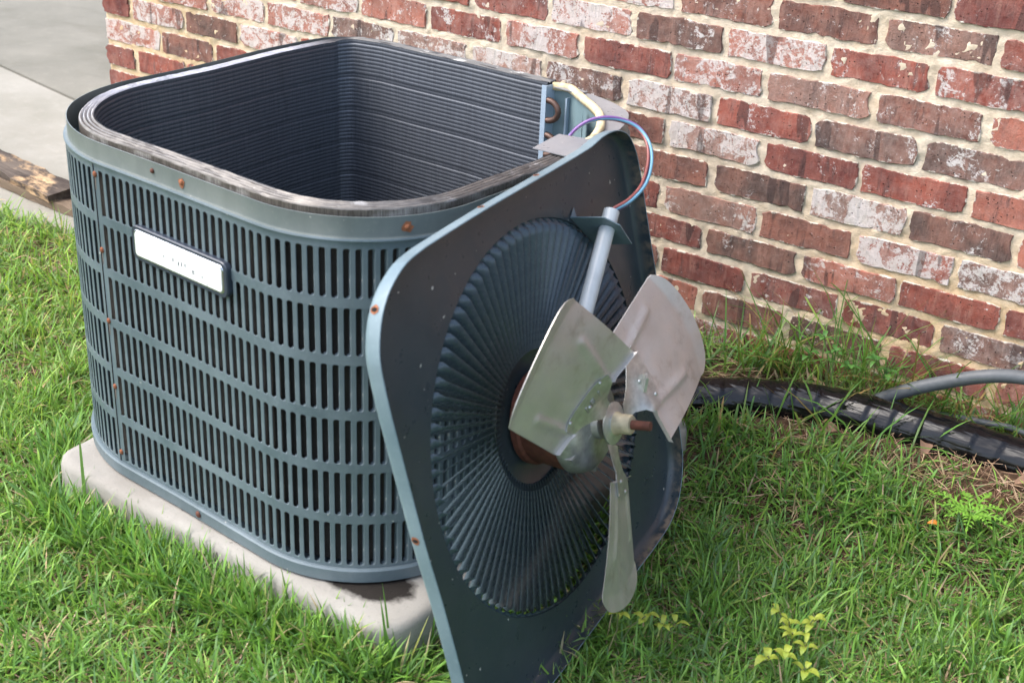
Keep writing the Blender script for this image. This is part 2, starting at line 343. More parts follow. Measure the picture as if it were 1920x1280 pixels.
def link(name, me, parent=None, loc=None, kind=None):
    o = bpy.data.objects.new(name, me); COL.objects.link(o)
    if parent is not None: o.parent = parent
    if loc is not None: o.location = loc
    if kind: o['kind'] = kind
    return o
def thing(name, label, cat, loc=(0, 0, 0), group=None):
    o = bpy.data.objects.new(name, None); COL.objects.link(o); o.location = loc; o.empty_display_size = 0.05
    return tag(o, label, cat, group)
def tag(o, label, cat, group=None):
    o['label'] = label; o['category'] = cat
    if group: o['group'] = group
    return o

def catmull(pts, m=8):
    P = [np.array(p, float) for p in pts]; P = [2 * P[0] - P[1]] + P + [2 * P[-1] - P[-2]]; out = []
    for i in range(1, len(P) - 2):
        for k in range(m):
            t = k / m; a, b, c, d = P[i - 1], P[i], P[i + 1], P[i + 2]
            out.append(0.5 * ((2 * b) + (c - a) * t + (2 * a - 5 * b + 4 * c - d) * t * t + (3 * b - a - 3 * c + d) * t ** 3))
    out.append(P[-2]); return out
def _ss(a, b, x):
    t_ = np.clip((x - a) / (b - a), 0, 1); return t_ * t_ * (3 - 2 * t_)
def gz(x, y): return 0.019 + 0.026 * x + 0.036 * y - .076 * _ss(1.97, 2.10, x) * _ss(-.22, -.50, y)

# value noise for geometry
def vnoise(P, scale, seed=0):
    P = np.asarray(P, float) * scale; i = np.floor(P).astype(np.int64); f = P - i; f = f * f * (3 - 2 * f); out = 0
    d = P.shape[-1]
    for c in range(1 << d):
        wgt = 1.0; h = seed * 374761393
        for k in range(d):
            b = (c >> k) & 1; wgt = wgt * (f[..., k] if b else 1 - f[..., k]); h = h + (i[..., k] + b) * (668265263, 2147483647, 1274126177)[k]
        h = (h ^ (h >> 13)) * 1103515245; h = (h ^ (h >> 16)) & 0xffff
        out = out + wgt * (h / 65535.0)
    return out - 0.5

# ------------------------------------------------------------------ ground
def smooth_axis(lo, hi, step, far, sgn_lo=True):
    a = list(np.arange(lo, hi + 1e-6, step)); e = step
    L = []; x = lo
    while x > -far: e *= 1.5; x -= e; L.append(x)
    H = []; x = hi; e = step
    while x < far: e *= 1.5; x += e; H.append(x)
    return np.array(L[::-1] + a + H)
gx = smooth_axis(-0.3, 3.3, 0.02, 90); gy = smooth_axis(-2.4, 0.04, 0.02, 90)
GX, GY = np.meshgrid(gx, gy, indexing='ij')
def ground_h(X, Y):
    lin = gz(np.clip(X, -2, 5), np.clip(Y, -5, 0.5))
    return lin + 0.012 * vnoise(np.stack([X, Y], -1), 9, 1) + 0.008 * vnoise(np.stack([X, Y], -1), 31, 2) - 0.004
GZ = ground_h(GX, GY)
GZ = np.where((GX < 0.42) & (GY > -0.40), np.minimum(GZ, -0.06), GZ)
GZ = np.where((np.abs(GX) > 8) | (np.abs(GY) > 8), -0.12, GZ)
MB().grid(np.stack([GX, GY, GZ], -1)).build('ground', SOIL, smooth=True, kind='structure')

# driveway in two pours, set a little below each other
def slab(name, poly, z0, z1, mat):
    return MB().prism(poly, z0, z1).build(name, mat, kind='structure')
slab('driveway', [(-14, -0.42), (0.30, -0.36), (0.36, -0.012), (-0.012, -0.012), (-0.012, 0.299), (-14, 2.959)], -0.12, -0.024, CONC)
slab('carport_floor', [(-14, 2.965), (-0.012, 0.305), (-0.012, 16), (-14, 16)], -0.12, -0.019, CONC_SHADE)

# ------------------------------------------------------------------ brick wall
wall = thing('brick_wall', 'house wall of weathered red brick with lime smears and thick cream mortar', 'wall')
JX = {0: {8.5: 1.717, 9.5: 1.924, 10.5: 2.128, 11.5: 2.336}, 1: {7: 1.42, 8: 1.626, 9: 1.828, 10: 2.036, 11: 2.233},
      2: {4.5: .903, 5.5: 1.104, 6.5: 1.31, 7.5: 1.505, 8.5: 1.718, 9.5: 1.919, 10.5: 2.135, 11.5: 2.34},
      3: {2: .408, 3: .603, 4: .812, 5: 1.008, 6: 1.219, 7: 1.417, 8: 1.615, 9: 1.82, 10: 2.028, 11: 2.234},
      4: {.5: .11, 1.5: .312, 2.5: .508, 8.5: 1.721, 9.5: 1.931, 10.5: 2.129, 11.5: 2.336}, 5: {1: .216, 2: .42, 9: 1.83, 10: 2.036, 11: 2.233, 12: 2.433},
      6: {.5: .118, 8.5: 1.723, 9.5: 1.939, 10.5: 2.141, 11.5: 2.337}, 7: {9: 1.829, 10: 2.039, 11: 2.238, 12: 2.436},
      8: {8.5: 1.732, 9.5: 1.933, 10.5: 2.133, 11.5: 2.328}, 9: {10: 2.031}}
RZ = {0: .747, 1: .6825, 2: .6137, 3: .547, 4: .4778, 5: .4147, 6: .341, 7: .2768, 8: .2120, 9: .1425}
def row_z(i):
    if i in RZ: return RZ[i]
    return RZ[0] - i * 0.0677 if i < 0 else RZ[9] - (i - 9) * 0.0677
def joint(i, u):
    if u <= 0: return 0.0
    return JX.get(i, {}).get(u, 0.2035 * u + random.uniform(-.004, .004))
CC = {'R': (0.285, 0.058, 0.042), 'D': (0.185, 0.040, 0.036), 'S': (0.40, 0.135, 0.095), 'B': (0.175, 0.075, 0.058), 'G': (0.125, 0.078, 0.066), 'P': (0.33, 0.185, 0.145)}
BC = {(-1, 8): 'R.3', (-1, 9): 'S.9', (-1, 10): 'B.1', (-1, 11): 'D.15', (0, 8): 'S1', (0, 9): 'B.35', (0, 10): 'B.2', (0, 11): 'P.3', (0, 12): 'R.3', (0, 7): 'R.4',
      (1, 4): 'S.6', (1, 5): 'R.2', (1, 6): 'D.35', (1, 7): 'S.8', (1, 8): 'G.2', (1, 9): 'S.8', (1, 10): 'R.25', (1, 11): 'R.4',
      (2, 2): 'S.7', (2, 3): 'S.6', (2, 4): 'S.6', (2, 5): 'S.4', (2, 6): 'R.35', (2, 7): 'S.7', (2, 8): 'D.15', (2, 9): 'S.6', (2, 10): 'P.35', (2, 11): 'B.4', (2, 12): 'S.2',
      (3, 0): 'S.6', (3, 1): 'S.5', (3, 2): 'S.8', (3, 3): 'S.6', (3, 4): 'G.5', (3, 5): 'P.6', (3, 6): 'P.9', (3, 7): 'G.4', (3, 8): 'P.8', (3, 9): 'R.25', (3, 10): 'G.4', (3, 11): 'G.35',
      (4, 0): 'D.1', (4, 1): 'S.7', (4, 2): 'G.1', (4, 3): 'S.7', (4, 8): 'B.1', (4, 9): 'P.8', (4, 10): 'D.1', (4, 11): 'R.2', (4, 12): 'S.2',
      (5, 0): 'S.9', (5, 1): 'B.25', (5, 2): 'R.2', (5, 8): 'B.15', (5, 9): 'G.15', (5, 10): 'P.75', (5, 11): 'G.15', (5, 12): 'S.2',
      (6, 0): 'D.2', (6, 1): 'R.2', (6, 2): 'S.3', (6, 8): 'D.1', (6, 9): 'P.35', (6, 10): 'B.1', (6, 11): 'R.75', (6, 12): 'G.6',
      (7, 0): 'R.3', (7, 8): 'D.2', (7, 9): 'G.15', (7, 10): 'S.4', (7, 11): 'R.1', (7, 12): 'D.1',
      (8, 8): 'B.2', (8, 9): 'D.1', (8, 10): 'D.3', (8, 11): 'D.2', (8, 12): 'G.6', (9, 9): 'B.2', (9, 10): 'G.15', (9, 11): 'D.2', (9, 12): 'S.3', (10, 10): 'R.2', (10, 12): 'S.3', (9, 8): 'S.2'}
def brick_mesh(L, H, seed):
    rg = np.random.default_rng(seed); n = 34; P = []
    per = 2 * (L + H); s0 = 0.0
    for k in range(n):
        s = per * k / n
        if s < L: p = (-L / 2 + s, -H / 2)
        elif s < L + H: p = (L / 2, -H / 2 + s - L)
        elif s < 2 * L + H: p = (L / 2 - (s - L - H), H / 2)
        else: p = (-L / 2, H / 2 - (s - 2 * L - H))
        P.append(p)
    P = np.array(P); a = np.arange(n) / n
    j = 0.0010 * np.sin(2 * np.pi * (3 * a + rg.random())) + rg.normal(0, 0.0010, n)
    ends = np.abs(np.abs(P[:, 0]) - L / 2) < 1e-4
    j = np.where(ends, j + rg.normal(0, 0.0022, n), j)
    corner = (np.abs(P[:, 0]) > L / 2 - 0.012) & (np.abs(P[:, 1]) > H / 2 - 0.012)
    j = np.where(corner, j - abs(rg.normal(0.0025, 0.0018, n)), j)
    for q in range(2):
        if rg.random() < .5: j[rg.integers(0, n)] -= rg.uniform(.002, .006)
    C = P / np.array([L / 2, H / 2]); C = C / np.maximum(np.abs(C).max(1, keepdims=True), 1e-6)
    nrm = np.where(np.abs(C) > .99, np.sign(C), 0.0); nrm /= np.maximum(np.linalg.norm(nrm, axis=1, keepdims=True), 1e-6)
    O = P + nrm * j[:, None]
    I = O - nrm * rg.uniform(.0006, .0016, n)[:, None]
    y0 = -0.0034
    rings = [[(x, 0.03, z) for x, z in O], [(x, y0 + 0.0012 + rg.normal(0, .0004), z) for x, z in O], [(x, y0 + rg.normal(0, .0002), z) for x, z in I]]
    m = MB(); m.grid(rings, closev=True, flip=True); o = len(m.v); m.v += [(float(x), float(y), float(z)) for x, y, z in rings[-1]]
    m.f.append(tuple(o + k for k in range(n))); m.v = m.v
    return m
BM = [brick_mesh(0.19, 0.0560, 100 + k) for k in range(14)]
BMESH = [b.mesh('brick', BRICK) for b in BM]
HM = [brick_mesh(0.093, 0.0560, 300 + k) for k in range(4)]; HMESH = [b.mesh('brick', BRICK) for b in HM]
extra = []; nb_ = 0
XEND = 4.3
for i in range(-21, 13):
    odd = (i % 2) != 0
    us = [0.0] + [(k + (0 if odd else .5)) for k in range(1 if odd else 0, 23)]
    zc = row_z(i); zt_, zb_ = (row_z(i - 1) + zc) / 2, (row_z(i + 1) + zc) / 2
    js = [joint(i, u) for u in us]
    for q in range(len(us) - 1):
        a, b = js[q], js[q + 1]
        if a > XEND: break
        la, lb = a + (0.0070 if a > 0 else -0.001), b - 0.0070
        L = lb - la; half = L < 0.14
        key = (i, q)
        cc = BC.get((i, q))
        if cc is None: cc = random.choice('RRSSDBGP') + str(round(random.choice([.1, .2, .3, .5, .7]), 1))
        col = np.array(CC[cc[0]]) * (1 + random.uniform(-.12, .12)); al = min(.95, float(cc[1:]) + .10)
        k = random.randrange(len(HMESH if half else BMESH))
        sx = L / (0.093 if half else 0.19) * random.choice([1, 1]); H = zt_ - zb_ - 0.0138 + random.uniform(-.0014, .0014)
        near = -2 <= i <= 12 and a < 3.1
        mtx = Matrix.Translation((la + L / 2, random.uniform(-.002, .0015), (zt_ + zb_) / 2 + random.uniform(-.001, .001))) @ Matrix.Rotation(random.uniform(-.006, .006), 4, 'Y') @ Matrix.Rotation(random.uniform(-.006, .006), 4, 'Z') @ Matrix.Diagonal((sx, 1, H / 0.056, 1))
        if near:
            o = link('brick', (HMESH if half else BMESH)[k], wall); o.matrix_local = mtx; o.color = (*col, al); nb_ += 1
        else: extra.append((mtx, half, k))
# the courses far above and beside the picture, joined
m = MB()
for mtx, half, k in extra:
    b = (HM if half else BM)[k]; V = np.array(b.v) @ np.array(mtx.to_3x3()).T + np.array(mtx.translation); m.add(V, b.f)
# return wall round the corner
for i in range(-21, 13):
    zc = row_z(i); zt_, zb_ = (row_z(i - 1) + zc) / 2, (row_z(i + 1) + zc) / 2; odd = i % 2 != 0
    y = 0.0 if odd else 0.0
    ys = [0.0] + [0.2035 * (k + (.5 if odd else 1)) for k in range(0, 10)]
    for q in range(len(ys) - 1):
        la, lb = ys[q] + (.034 if q == 0 else .006), ys[q + 1] - .006
        m.box((-.004, la, zb_ + .0055), (.03, lb, zt_ - .0055))
o = m.build('brick_course', BRICK, wall, kind='stuff'); o.color = (0.26, 0.075, 0.055, 0.35)
# mortar bed with real relief
mx_ = np.arange(0.0, 3.101, 0.0055); mz_ = np.arange(-0.12, 0.93, 0.0055)
X, Z = np.meshgrid(mx_, mz_, indexing='ij'); Q = np.stack([X, Z], -1)
Y = -0.0003 + 0.0042 * vnoise(Q, 45, 5) + 0.0034 * vnoise(Q, 120, 6) + 0.0024 * vnoise(Q, 260, 8) + 0.003 * np.minimum(0, vnoise(Q, 22, 9) + .22) * -1
Y = np.where(X < 1e-6, 0.004, Y)
MB().grid(np.stack([X, Y, Z], -1), flip=False).build('mortar', MORTAR, wall, smooth=True)
m = MB(); m.box((0.004, 0.016, -.12), (XEND, .2, 2.24)); m.box((3.10, 0.0015, -.12), (XEND, .017, 2.24)); m.box((0.004, 0.0015, .925), (3.1, .017, 2.24)); m.box((0.0015, .0165, -.12), (.2, 2.1, 2.24))
m.build('wall_core', MORTAR, wall)

# ------------------------------------------------------------------ air conditioner
UX, UY, UYAW = 1.5597, -0.7667, -0.0663
UW, UD = 0.8095, 0.7644; UR = (.14, .066, .2794, .1219)  # back right, back left, front left, front right
UR = (.25, .066, .272, .20)
ZT, ZB = 0.6449, 0.0857
ac = thing('air_conditioner', 'dark green outdoor air conditioner without its top, louvred cabinet showing the coil', 'air conditioner', (UX, UY, ZB))
ac.rotation_euler = (0, 0, UYAW)
corrA = np.array([-180, -163, -150, -140, -110, -90, -60, -45, -30, 0, 10, 20, 30, 38, 48, 60, 80, 100, 117, 131, 138, 145, 155, 168, 180.])
corrV = np.array([-8, -10, -4, 0, -2, -3, 0, 2, 2, 0, -6, -24, -36, -22, 0, 0, -2, 3, 0, 0, 2, 12, 11, 0, -8.]) / 1000
def base_outline():
    cs = [(1, 1), (-1, 1), (-1, -1), (1, -1)]; out = []
    P = []
    for i, (sx, sy) in enumerate(cs):
        r = UR[i]; a = np.radians(np.linspace(0, 90, 25) + 90 * i)
        P.append(np.stack([sx * (UW / 2 - r) + r * np.cos(a), sy * (UD / 2 - r) + r * np.sin(a)], 1))
    out = []
    for i in range(4):
        out.append(P[i]); a, b = P[i][-1], P[(i + 1) % 4][0]; t = np.linspace(0, 1, 30)[1:-1, None]; out.append(a + (b - a) * t)
    out = np.concatenate(out)
    ang = np.degrees(np.arctan2(out[:, 1], out[:, 0])); out = out * (1 + np.interp(ang, corrA, corrV) / np.linalg.norm(out, axis=1))[:, None]
    return out
BO = base_outline()   # counter clockwise
class Peri:
    def __init__(s, P):
        s.P = P; d = np.linalg.norm(np.roll(P, -1, 0) - P, axis=1); s.c = np.concatenate([[0], np.cumsum(d)]); s.L = s.c[-1]
        T = np.roll(P, -1, 0) - np.roll(P, 1, 0); T /= np.linalg.norm(T, axis=1, keepdims=True)
        for _ in range(3): T = (np.roll(T, 1, 0) + T + np.roll(T, -1, 0)); T /= np.linalg.norm(T, axis=1, keepdims=True)
        s.T = T
    def at(s, t, off=0.0):
        t = np.asarray(t, float) % s.L; PP = np.vstack([s.P, s.P[:1]]); TT = np.vstack([s.T, s.T[:1]])
        x = np.interp(t, s.c, PP[:, 0]); y = np.interp(t, s.c, PP[:, 1]); tx = np.interp(t, s.c, TT[:, 0]); ty = np.interp(t, s.c, TT[:, 1])
        l = np.hypot(tx, ty); nx, ny = ty / l, -tx / l
        return np.stack([x + nx * off, y + ny * off], -1), np.stack([tx / l, ty / l], -1), np.stack([nx, ny], -1)
PR = Peri(BO)
i0 = np.argmin(np.where(BO[:, 1] < -.3, np.abs(BO[:, 0] + 0.143), 9)); S0 = PR.c[i0]       # seam on the front face
ZO = ZB
def wallstrip(mb, s0, s1, prof, n=None, close=False):
    """prof: list of (outward offset, z); swept along the cabinet outline"""
    n = n or max(2, int((s1 - s0) / 0.012)); t = np.linspace(s0, s1, n, endpoint=not close)
    rows = []
    for off, z in prof:
        p, _, _ = PR.at(t, off); rows.append(np.c_[p, np.full(n, z - ZO)])
    mb.grid(np.array(rows), closev=close, flip=True); return mb
L_ = PR.L
# base pan, band
wallstrip(MB(), S0, S0 + L_, [(-.03, ZB + .003), (0.004, ZB), (.0095, ZB + .002), (.0105, ZB + .021), (.0085, ZB + .0235), (.003, ZB + .024), (-.03, ZB + .022)], 260, True).build('base_pan', PAINT, ac, smooth='auto')
wallstrip(MB(), S0 + .012, S0 + L_ + .012, [(.0045, .6165), (.0005, .6175), (.0, .6190), (0, ZT), (-.0013, ZT + .0003), (-.0016, .60)], 260, True).build('top_band', PAINT_BAND, ac, smooth='auto')
# louvred cabinet skin: rails, end strips and slats
NR = 6; ZTOP0 = 0.6035; PITCH = 0.0838; SH = 0.0705; OFF = 0.0045
PX = 0.01575; SW = 0.0086   # column pitch, slot width
rz = [(ZTOP0 - k * PITCH, ZTOP0 - k * PITCH - SH) for k in range(NR)]
fr = MB(); NCOLR = 52; NCOLL = 26
sA, sB = S0 - 0.006 - NCOLL * PX, S0 + 0.012 + NCOLR * PX
def skin(mb, s0, s1, z0, z1, n=None):
    wallstrip(mb, s0, s1, [(OFF - .0025, z0), (OFF, z0), (OFF, z1), (OFF - .0025, z1)], n)
edges = [0.6165] + [v for p in rz for v in p] + [ZB + .0245]
for k in range(NR + 1):
    z1, z0 = edges[2 * k], edges[2 * k + 1]
    if k == 0: wallstrip(fr, sA, sB, [(OFF - .003, z0), (OFF, z0), (OFF, z1 - .006), (OFF + .0022, z1 - .002), (OFF + .0015, z1), (-.001, z1 + .0006)])
    else: skin(fr, sA, sB, z0, z1)
for zt_, zb_ in rz:                                  # solid strip with the seam
    skin(fr, S0 + .0006, S0 + 0.012, zb_, zt_, 4); skin(fr, S0 - 0.0085, S0 - .0006, zb_, zt_, 4)
fr.build('grille_frame', PAINT, ac, smooth='auto')
wallstrip(MB(), sB, sA + L_, [(OFF - .0025, ZB + .0245), (OFF, ZB + .0245), (OFF, .6165), (-.001, .6168)]).build('rear_panel', PAINT, ac, smooth='auto')
MB().box((-.0006, -.0022, 0), (.0006, 0, .5065)).build('panel_seam', HOLE, ac).matrix_local = Matrix.Translation((*PR.at(S0, OFF - .0012)[0], .0245 + .0))
def slat_mesh(left_bend=.0075):
    """one slat between two slots, ends flared so that the slots read as rounded"""
    w = (PX - SW) / 2; r = .0026; a = []
    zz = [-SH / 2, -SH / 2 + .0008, -SH / 2 + .0018, -SH / 2 + .0034, SH / 2 - .0034, SH / 2 - .0018, SH / 2 - .0008, SH / 2]
    ww = [w + SW / 2 - .0003, w + .0016, w + .0007, w, w, w + .0007, w + .0016, w + SW / 2 - .0003]
    rows = []
    for z, x in zip(zz, ww): rows.append([(-x - .0026, left_bend, z), (-x - .0006, .0012, z), (-x + .0006, 0, z), (x - .0006, 0, z), (x, .0005, z), (x, .0009, z)])
    return MB().grid(rows, flip=False)
SL = slat_mesh(); SLM = SL.mesh('louvre_slat', PAINT, smooth=False)
m = MB()
def slat_mtx(s, zc):
    p, t, n = PR.at(s, OFF); return Matrix(((t[0], -n[0], 0, p[0]), (t[1], -n[1], 0, p[1]), (0, 0, 1, zc - ZO), (0, 0, 0, 1)))
cnt = 0
for side, N_ in ((1, NCOLR), (-1, NCOLL)):
    for c in range(N_):
        s = (S0 + .012 + SW / 2 + PX / 2 + c * PX) if side > 0 else (S0 - .0085 - SW / 2 - PX / 2 - c * PX)
        if side > 0 and s + PX / 2 > sB: continue
        vis = (side > 0 and c < 41) or (side < 0 and c < 7)
        for zt_, zb_ in rz:
            M_ = slat_mtx(s, (zt_ + zb_) / 2)
            if vis: link('louvre_slat', SLM, ac).matrix_local = M_; cnt += 1
            else: V = np.array(SL.v) @ np.array(M_.to_3x3()).T + np.array(M_.translation); m.add(V, SL.f)
m.build('louvre_slat', PAINT, ac, kind='stuff')
# coil
def s_at(px, py):   # perimeter parameter of the outline point nearest a local point
    return PR.c[np.argmin(np.hypot(BO[:, 0] - px, BO[:, 1] - py))]
sE_back = s_at(0.115, 0.38); sE_right = s_at(0.40, 0.05)
cs0, cs1 = sE_back, sE_right + (L_ if sE_right < sE_back else 0)
COFF0, COFF1 = -.0125, -.052
zc0, zc1 = ZB + .03, ZT + .0125
t = np.linspace(cs0, cs1, 240)
tk = [cs0, cs0 + .40, cs0 + .56, cs0 + 1.20, cs0 + 1.40, cs0 + 1.9, cs1]
outer = -np.interp(t, tk, [.006, .009, .024, .024, .007, .006, .006])
inner = -np.interp(t, tk, [.032, .034, .046, .044, .038, .034, .034])
dz = np.interp(t, tk, [.000, -.003, -.011, -.012, -.006, -.003, -.002])
rows = []; nr = 6 * int((zc1 - zc0) / .0074)
for k in range(nr + 1):
    z = zc0 + (zc1 - zc0) * k / nr; ph = k / 6
    o = inner - .0011 * (np.abs(np.sin(math.pi * ph)) ** .7) + (.0009 if int(ph) % 9 == 0 else 0)
    p, _, _ = PR.at(t, 0); q, _, nn = PR.at(t, 0); pp = p + nn * np.asarray(o)[:, None] if np.ndim(o) else p + nn * o
    rows.append(np.c_[pp, z - ZO + dz * (k / nr)])
coil = MB().grid(rows); coil.build('coil', FINS, ac, smooth=True)
def coil_strip(prof, mat, name, wob=0.0, smooth='auto', parent=ac):
    rows = []
    for off, z in prof:
        p, _, nn = PR.at(t, 0); j = wob * vnoise(np.c_[t * 100, np.full(len(t), off * 300)], 1.0, 3)
        pp = p + nn * (outer + (inner - outer) * off)[:, None]; rows.append(np.c_[pp, z - ZO + j + (dz if z > ZT - .02 else 0)])
    return MB().grid(rows, flip=True).build(name, mat, parent, smooth=smooth)
coil_strip([(.03, ZB + .03), (.03, ZT - .035)], OUTFIN, 'outer_coil_face')
coil_strip([(.015, ZT - .035), (.0, ZT + .0105)], FINEDGE, 'fin_edge', .0016)
prof = []
for k in range(4):
    a = k * .25; prof += [(a + .004, ZT + .0085), (a + .045, ZT + .0122), (a + .12, ZT + .0135), (a + .195, ZT + .0122), (a + .245, ZT + .0088)]
coil_strip(prof, COILTOP, 'coil_top', .0012)
for q, nm in ((cs0, 'end_plate'), (cs1, 'end_plate')):
    p, tt, nn = PR.at(q, 0); sg = -1 if q == cs0 else 1
    a = p + nn * (-.003); b = p + nn * (-.0355); c = b + nn * .0 + tt * sg * .013
    A = [(a + tt * sg * .0015), (b + tt * sg * .0015), (b - nn * .0015 + tt * sg * (-.007)), (b - nn * .003 + tt * sg * (-.007)), (b - nn * .003 + tt * sg * .003), (a + tt * sg * .003)]
    MB().prism([tuple(x) for x in A], .03, ZT - ZO + (.008 if q == cs0 else 0)).build(nm, BLUEPOST, ac)
# U bends past the coil end
p, tt, nn = PR.at(cs0, 0)
for k in range(6):
    zc = ZT - .035 - k * .062 - ZO; pts = []
    for a in np.linspace(-90, 90, 11):
        q = p + nn * (-.034) - tt * (.004 + .024 * math.cos(R(a))); pts.append((q[0], q[1], zc + .018 * math.sin(R(a))))
    MB().tube(pts, .0055, 10).build('u_bend', COPPER, ac, smooth=True)
# service compartment: divider sheet, channel, foam gasket, corner plates
gp = [(.120, .366), (.150, .374), (.185, .353), (.221, .327), (.275, .285), (.318, .232), (.346, .180), (.358, .143), (.357, .105), (.349, .078)]
G = np.array(catmull([(*p_, 0) for p_ in gp], 5))[:, :2]
T_ = np.gradient(G, axis=0); T_ /= np.linalg.norm(T_, axis=1, keepdims=True); Nn = np.stack([-T_[:, 1], T_[:, 0]], 1)
rows = [np.c_[G + Nn * o, np.full(len(G), z)] for o, z in ((0, .05), (0, ZT - ZO - .002), (.0016, ZT - ZO - .002), (.0016, .05))]
MB().grid(rows, closeu=True).build('divider_panel', TEAL, ac, smooth='auto')
rows = []; GH = ZT - ZO
for o, z in ((-.006, GH - .002), (-.0065, GH + .007), (-.003, GH + .010), (.003, GH + .010), (.0065, GH + .007), (.006, GH - .002)):
    j = .0012 * vnoise(np.c_[np.arange(len(G)) * .7, np.full(len(G), o * 100)], 1, 4); rows.append(np.c_[G + Nn * (o + j)[:, None], z + j])
MB().grid(rows, closeu=True, flip=True).build('foam_gasket', GASKET, ac, smooth=True)
MB().box((.150, .364, .05), (.1535, .372, GH - .012)).build('corner_channel', BLUEPOST, ac)
m = MB(); m.add([(.222, .318, .05), (.345, .150, .05), (.345, .150, GH - .05), (.300, .205, GH - .004), (.222, .318, GH - .01)], [(0, 1, 2, 3, 4)]); m.build('control_panel', TEAL, ac)
# flat plates over the corner
s1, s2 = s_at(.405, .10), s_at(.13, .39)
if s2 < s1: s2 += L_
po, _, _ = PR.at(np.linspace(s1 + .03, s2, 26), -.0005)
poly = [tuple(x) for x in po] + [tuple(x) for x in (G + Nn * -.001)[2:-3]]
MB().prism(poly, GH - .0005, GH + .0012).build('corner_plate', GALV, ac)
p1, _, _ = PR.at([cs1 - .012, cs1 + .085], -.0005)
p2, _, _ = PR.at([cs1 + .085, cs1 - .012], -.062)
MB().prism([tuple(x) for x in p1] + [tuple(x) for x in p2], GH + .0135, GH + .015).build('cap_plate', GALV, ac)
p1, _, _ = PR.at([cs0 - .065, cs0 - .006], -.001); p2, _, _ = PR.at([cs0 - .006, cs0 - .065], -.022)
MB().prism([tuple(x) for x in p1] + [tuple(x) for x in p2], GH + .003, GH + .0045).build('cap_plate', GALV, ac)
# basin floor and compressor silhouette deep inside
m = MB(); m.prism([tuple(x) for x in PR.at(np.linspace(0, L_, 90, endpoint=False), -.05)[0]], .018, .022); m.build('basin', PAINT_SHADED, ac)
m = MB(); m.lathe([(.0, .27), (.05, .265), (.082, .235), (.086, .19), (.086, .05), (.1, .03), (.1, .02)], 32); m.build('compressor', PAINT_SHADED, ac, smooth='auto', loc=(.02, .0, 0))
# screws
def screw(s, z, off, mat, r=.0042, name='screw'):
    p, tt, nn = PR.at(s, off); m = MB().lathe([(.0, .0028), (r * .6, .0026), (r, .0012), (r * 1.05, 0)], 10)
    o = m.build(name, mat, ac, smooth=True); o.matrix_local = Matrix(((tt[0], 0, nn[0], p[0]), (tt[1], 0, nn[1], p[1]), (0, 1, 0, z - ZO), (0, 0, 0, 1)))
def stain(s, z, off, mat, r, name='rust_stain', seed=0):
    rg = random.Random(seed); p, tt, nn = PR.at(s, off); n = 14
    v = [(0, 0, .0004)] + [(r * (1 + rg.uniform(-.3, .3)) * math.cos(2 * math.pi * k / n), r * (1.15 + rg.uniform(-.3, .3)) * math.sin(2 * math.pi * k / n), .0003) for k in range(n)]
    o = MB().add(v, [(0, 1 + k, 1 + (k + 1) % n) for k in range(n)]).build(name, mat, ac); o.matrix_local = Matrix(((tt[0], 0, nn[0], p[0]), (tt[1], 0, nn[1], p[1]), (0, 1, 0, z - ZO), (0, 0, 0, 1)))
for z in (.596, .477, .360, .246, .127): screw(S0 + .003, z, OFF, RUST, .0045)
for ds, z, mt in ((.135, .632, RUST_DK), (.20, .631, RUST_OR), (.567, .630, RUST_OR), (.20, .6315, RUST_OR)): screw(S0 + ds, z, .0005, mt, .0036)
stain(S0 + .20, .630, .0006, RUST_OR, .0065, seed=1); stain(S0 + .567, .630, .0006, RUST_OR, .007, seed=2)
screw(S0 + .20, ZB + .012, .0105, RUST_DK, .0055); screw(S0 + .60, ZB + .011, .0105, RUST_DK, .0055)
for k, z in enumerate((.596, .477, .360, .246)):
    rg = random.Random(k); p, tt, nn = PR.at(S0 + .003, OFF); v = []
    for q in range(6): v += [(-.0016 + rg.uniform(-.0006, .0006) + q * .0001, -.004 - q * .004, .0003), (.0016 + rg.uniform(-.0006, .0006) - q * .0002, -.004 - q * .004, .0003)]
    o = MB().add(v, [(2 * q, 2 * q + 2, 2 * q + 3, 2 * q + 1) for q in range(5)]).build('rust_stain', m_simple('rust_wash', (.16, .13, .11), .7, 0, .3, 200, .1) if k == 0 else bpy.data.materials['rust_wash'], ac)
    o.matrix_local = Matrix(((tt[0], 0, nn[0], p[0]), (tt[1], 0, nn[1], p[1]), (0, 1, 0, z - ZO), (0, 0, 0, 1)))
# badge
def rrect(w_, h_, r, n=6):
    out = []
    for i, (sx, sy) in enumerate(((1, 1), (-1, 1), (-1, -1), (1, -1))):
        for k in range(n + 1):
            a = R(90 * i + 90 * k / n); out.append((sx * (w_ / 2 - r) + r * math.cos(a), sy * (h_ / 2 - r) + r * math.sin(a)))
    return out
def badge_layer(w_, h_, r, z0, z1, bev=.0015):
    a = rrect(w_, h_, r); b = rrect(w_ - 2 * bev, h_ - 2 * bev, max(r - bev, .001)); n = len(a)
    m = MB(); m.grid([[(x, y, z0) for x, y in a], [(x, y, z1 - bev) for x, y in a], [(x, y, z1) for x, y in b]], closev=True, flip=True)
    o = len(m.v); m.v += [(x, y, z1) for x, y in b]; m.f.append(tuple(o + k for k in range(n))); return m
bs = S0 + 0.143 + 0.052; p, tt, nn = PR.at(bs, OFF)
bm = Matrix(((tt[0], 0, nn[0], p[0]), (tt[1], 0, nn[1], p[1]), (0, 1, 0, .5170 - ZO), (0, 0, 0, 1)))
bd = badge_layer(.214, .0535, .012, -.002, .0075).build('badge', BADGE_FR, ac); bd.matrix_local = bm
o = badge_layer(.201, .0425, .008, .006, .0086, .001).build('badge_rim', CHROME, bd)
o = badge_layer(.195, .0370, .006, .007, .0091, .0006).build('badge_plate', BADGE, bd)
m = MB()
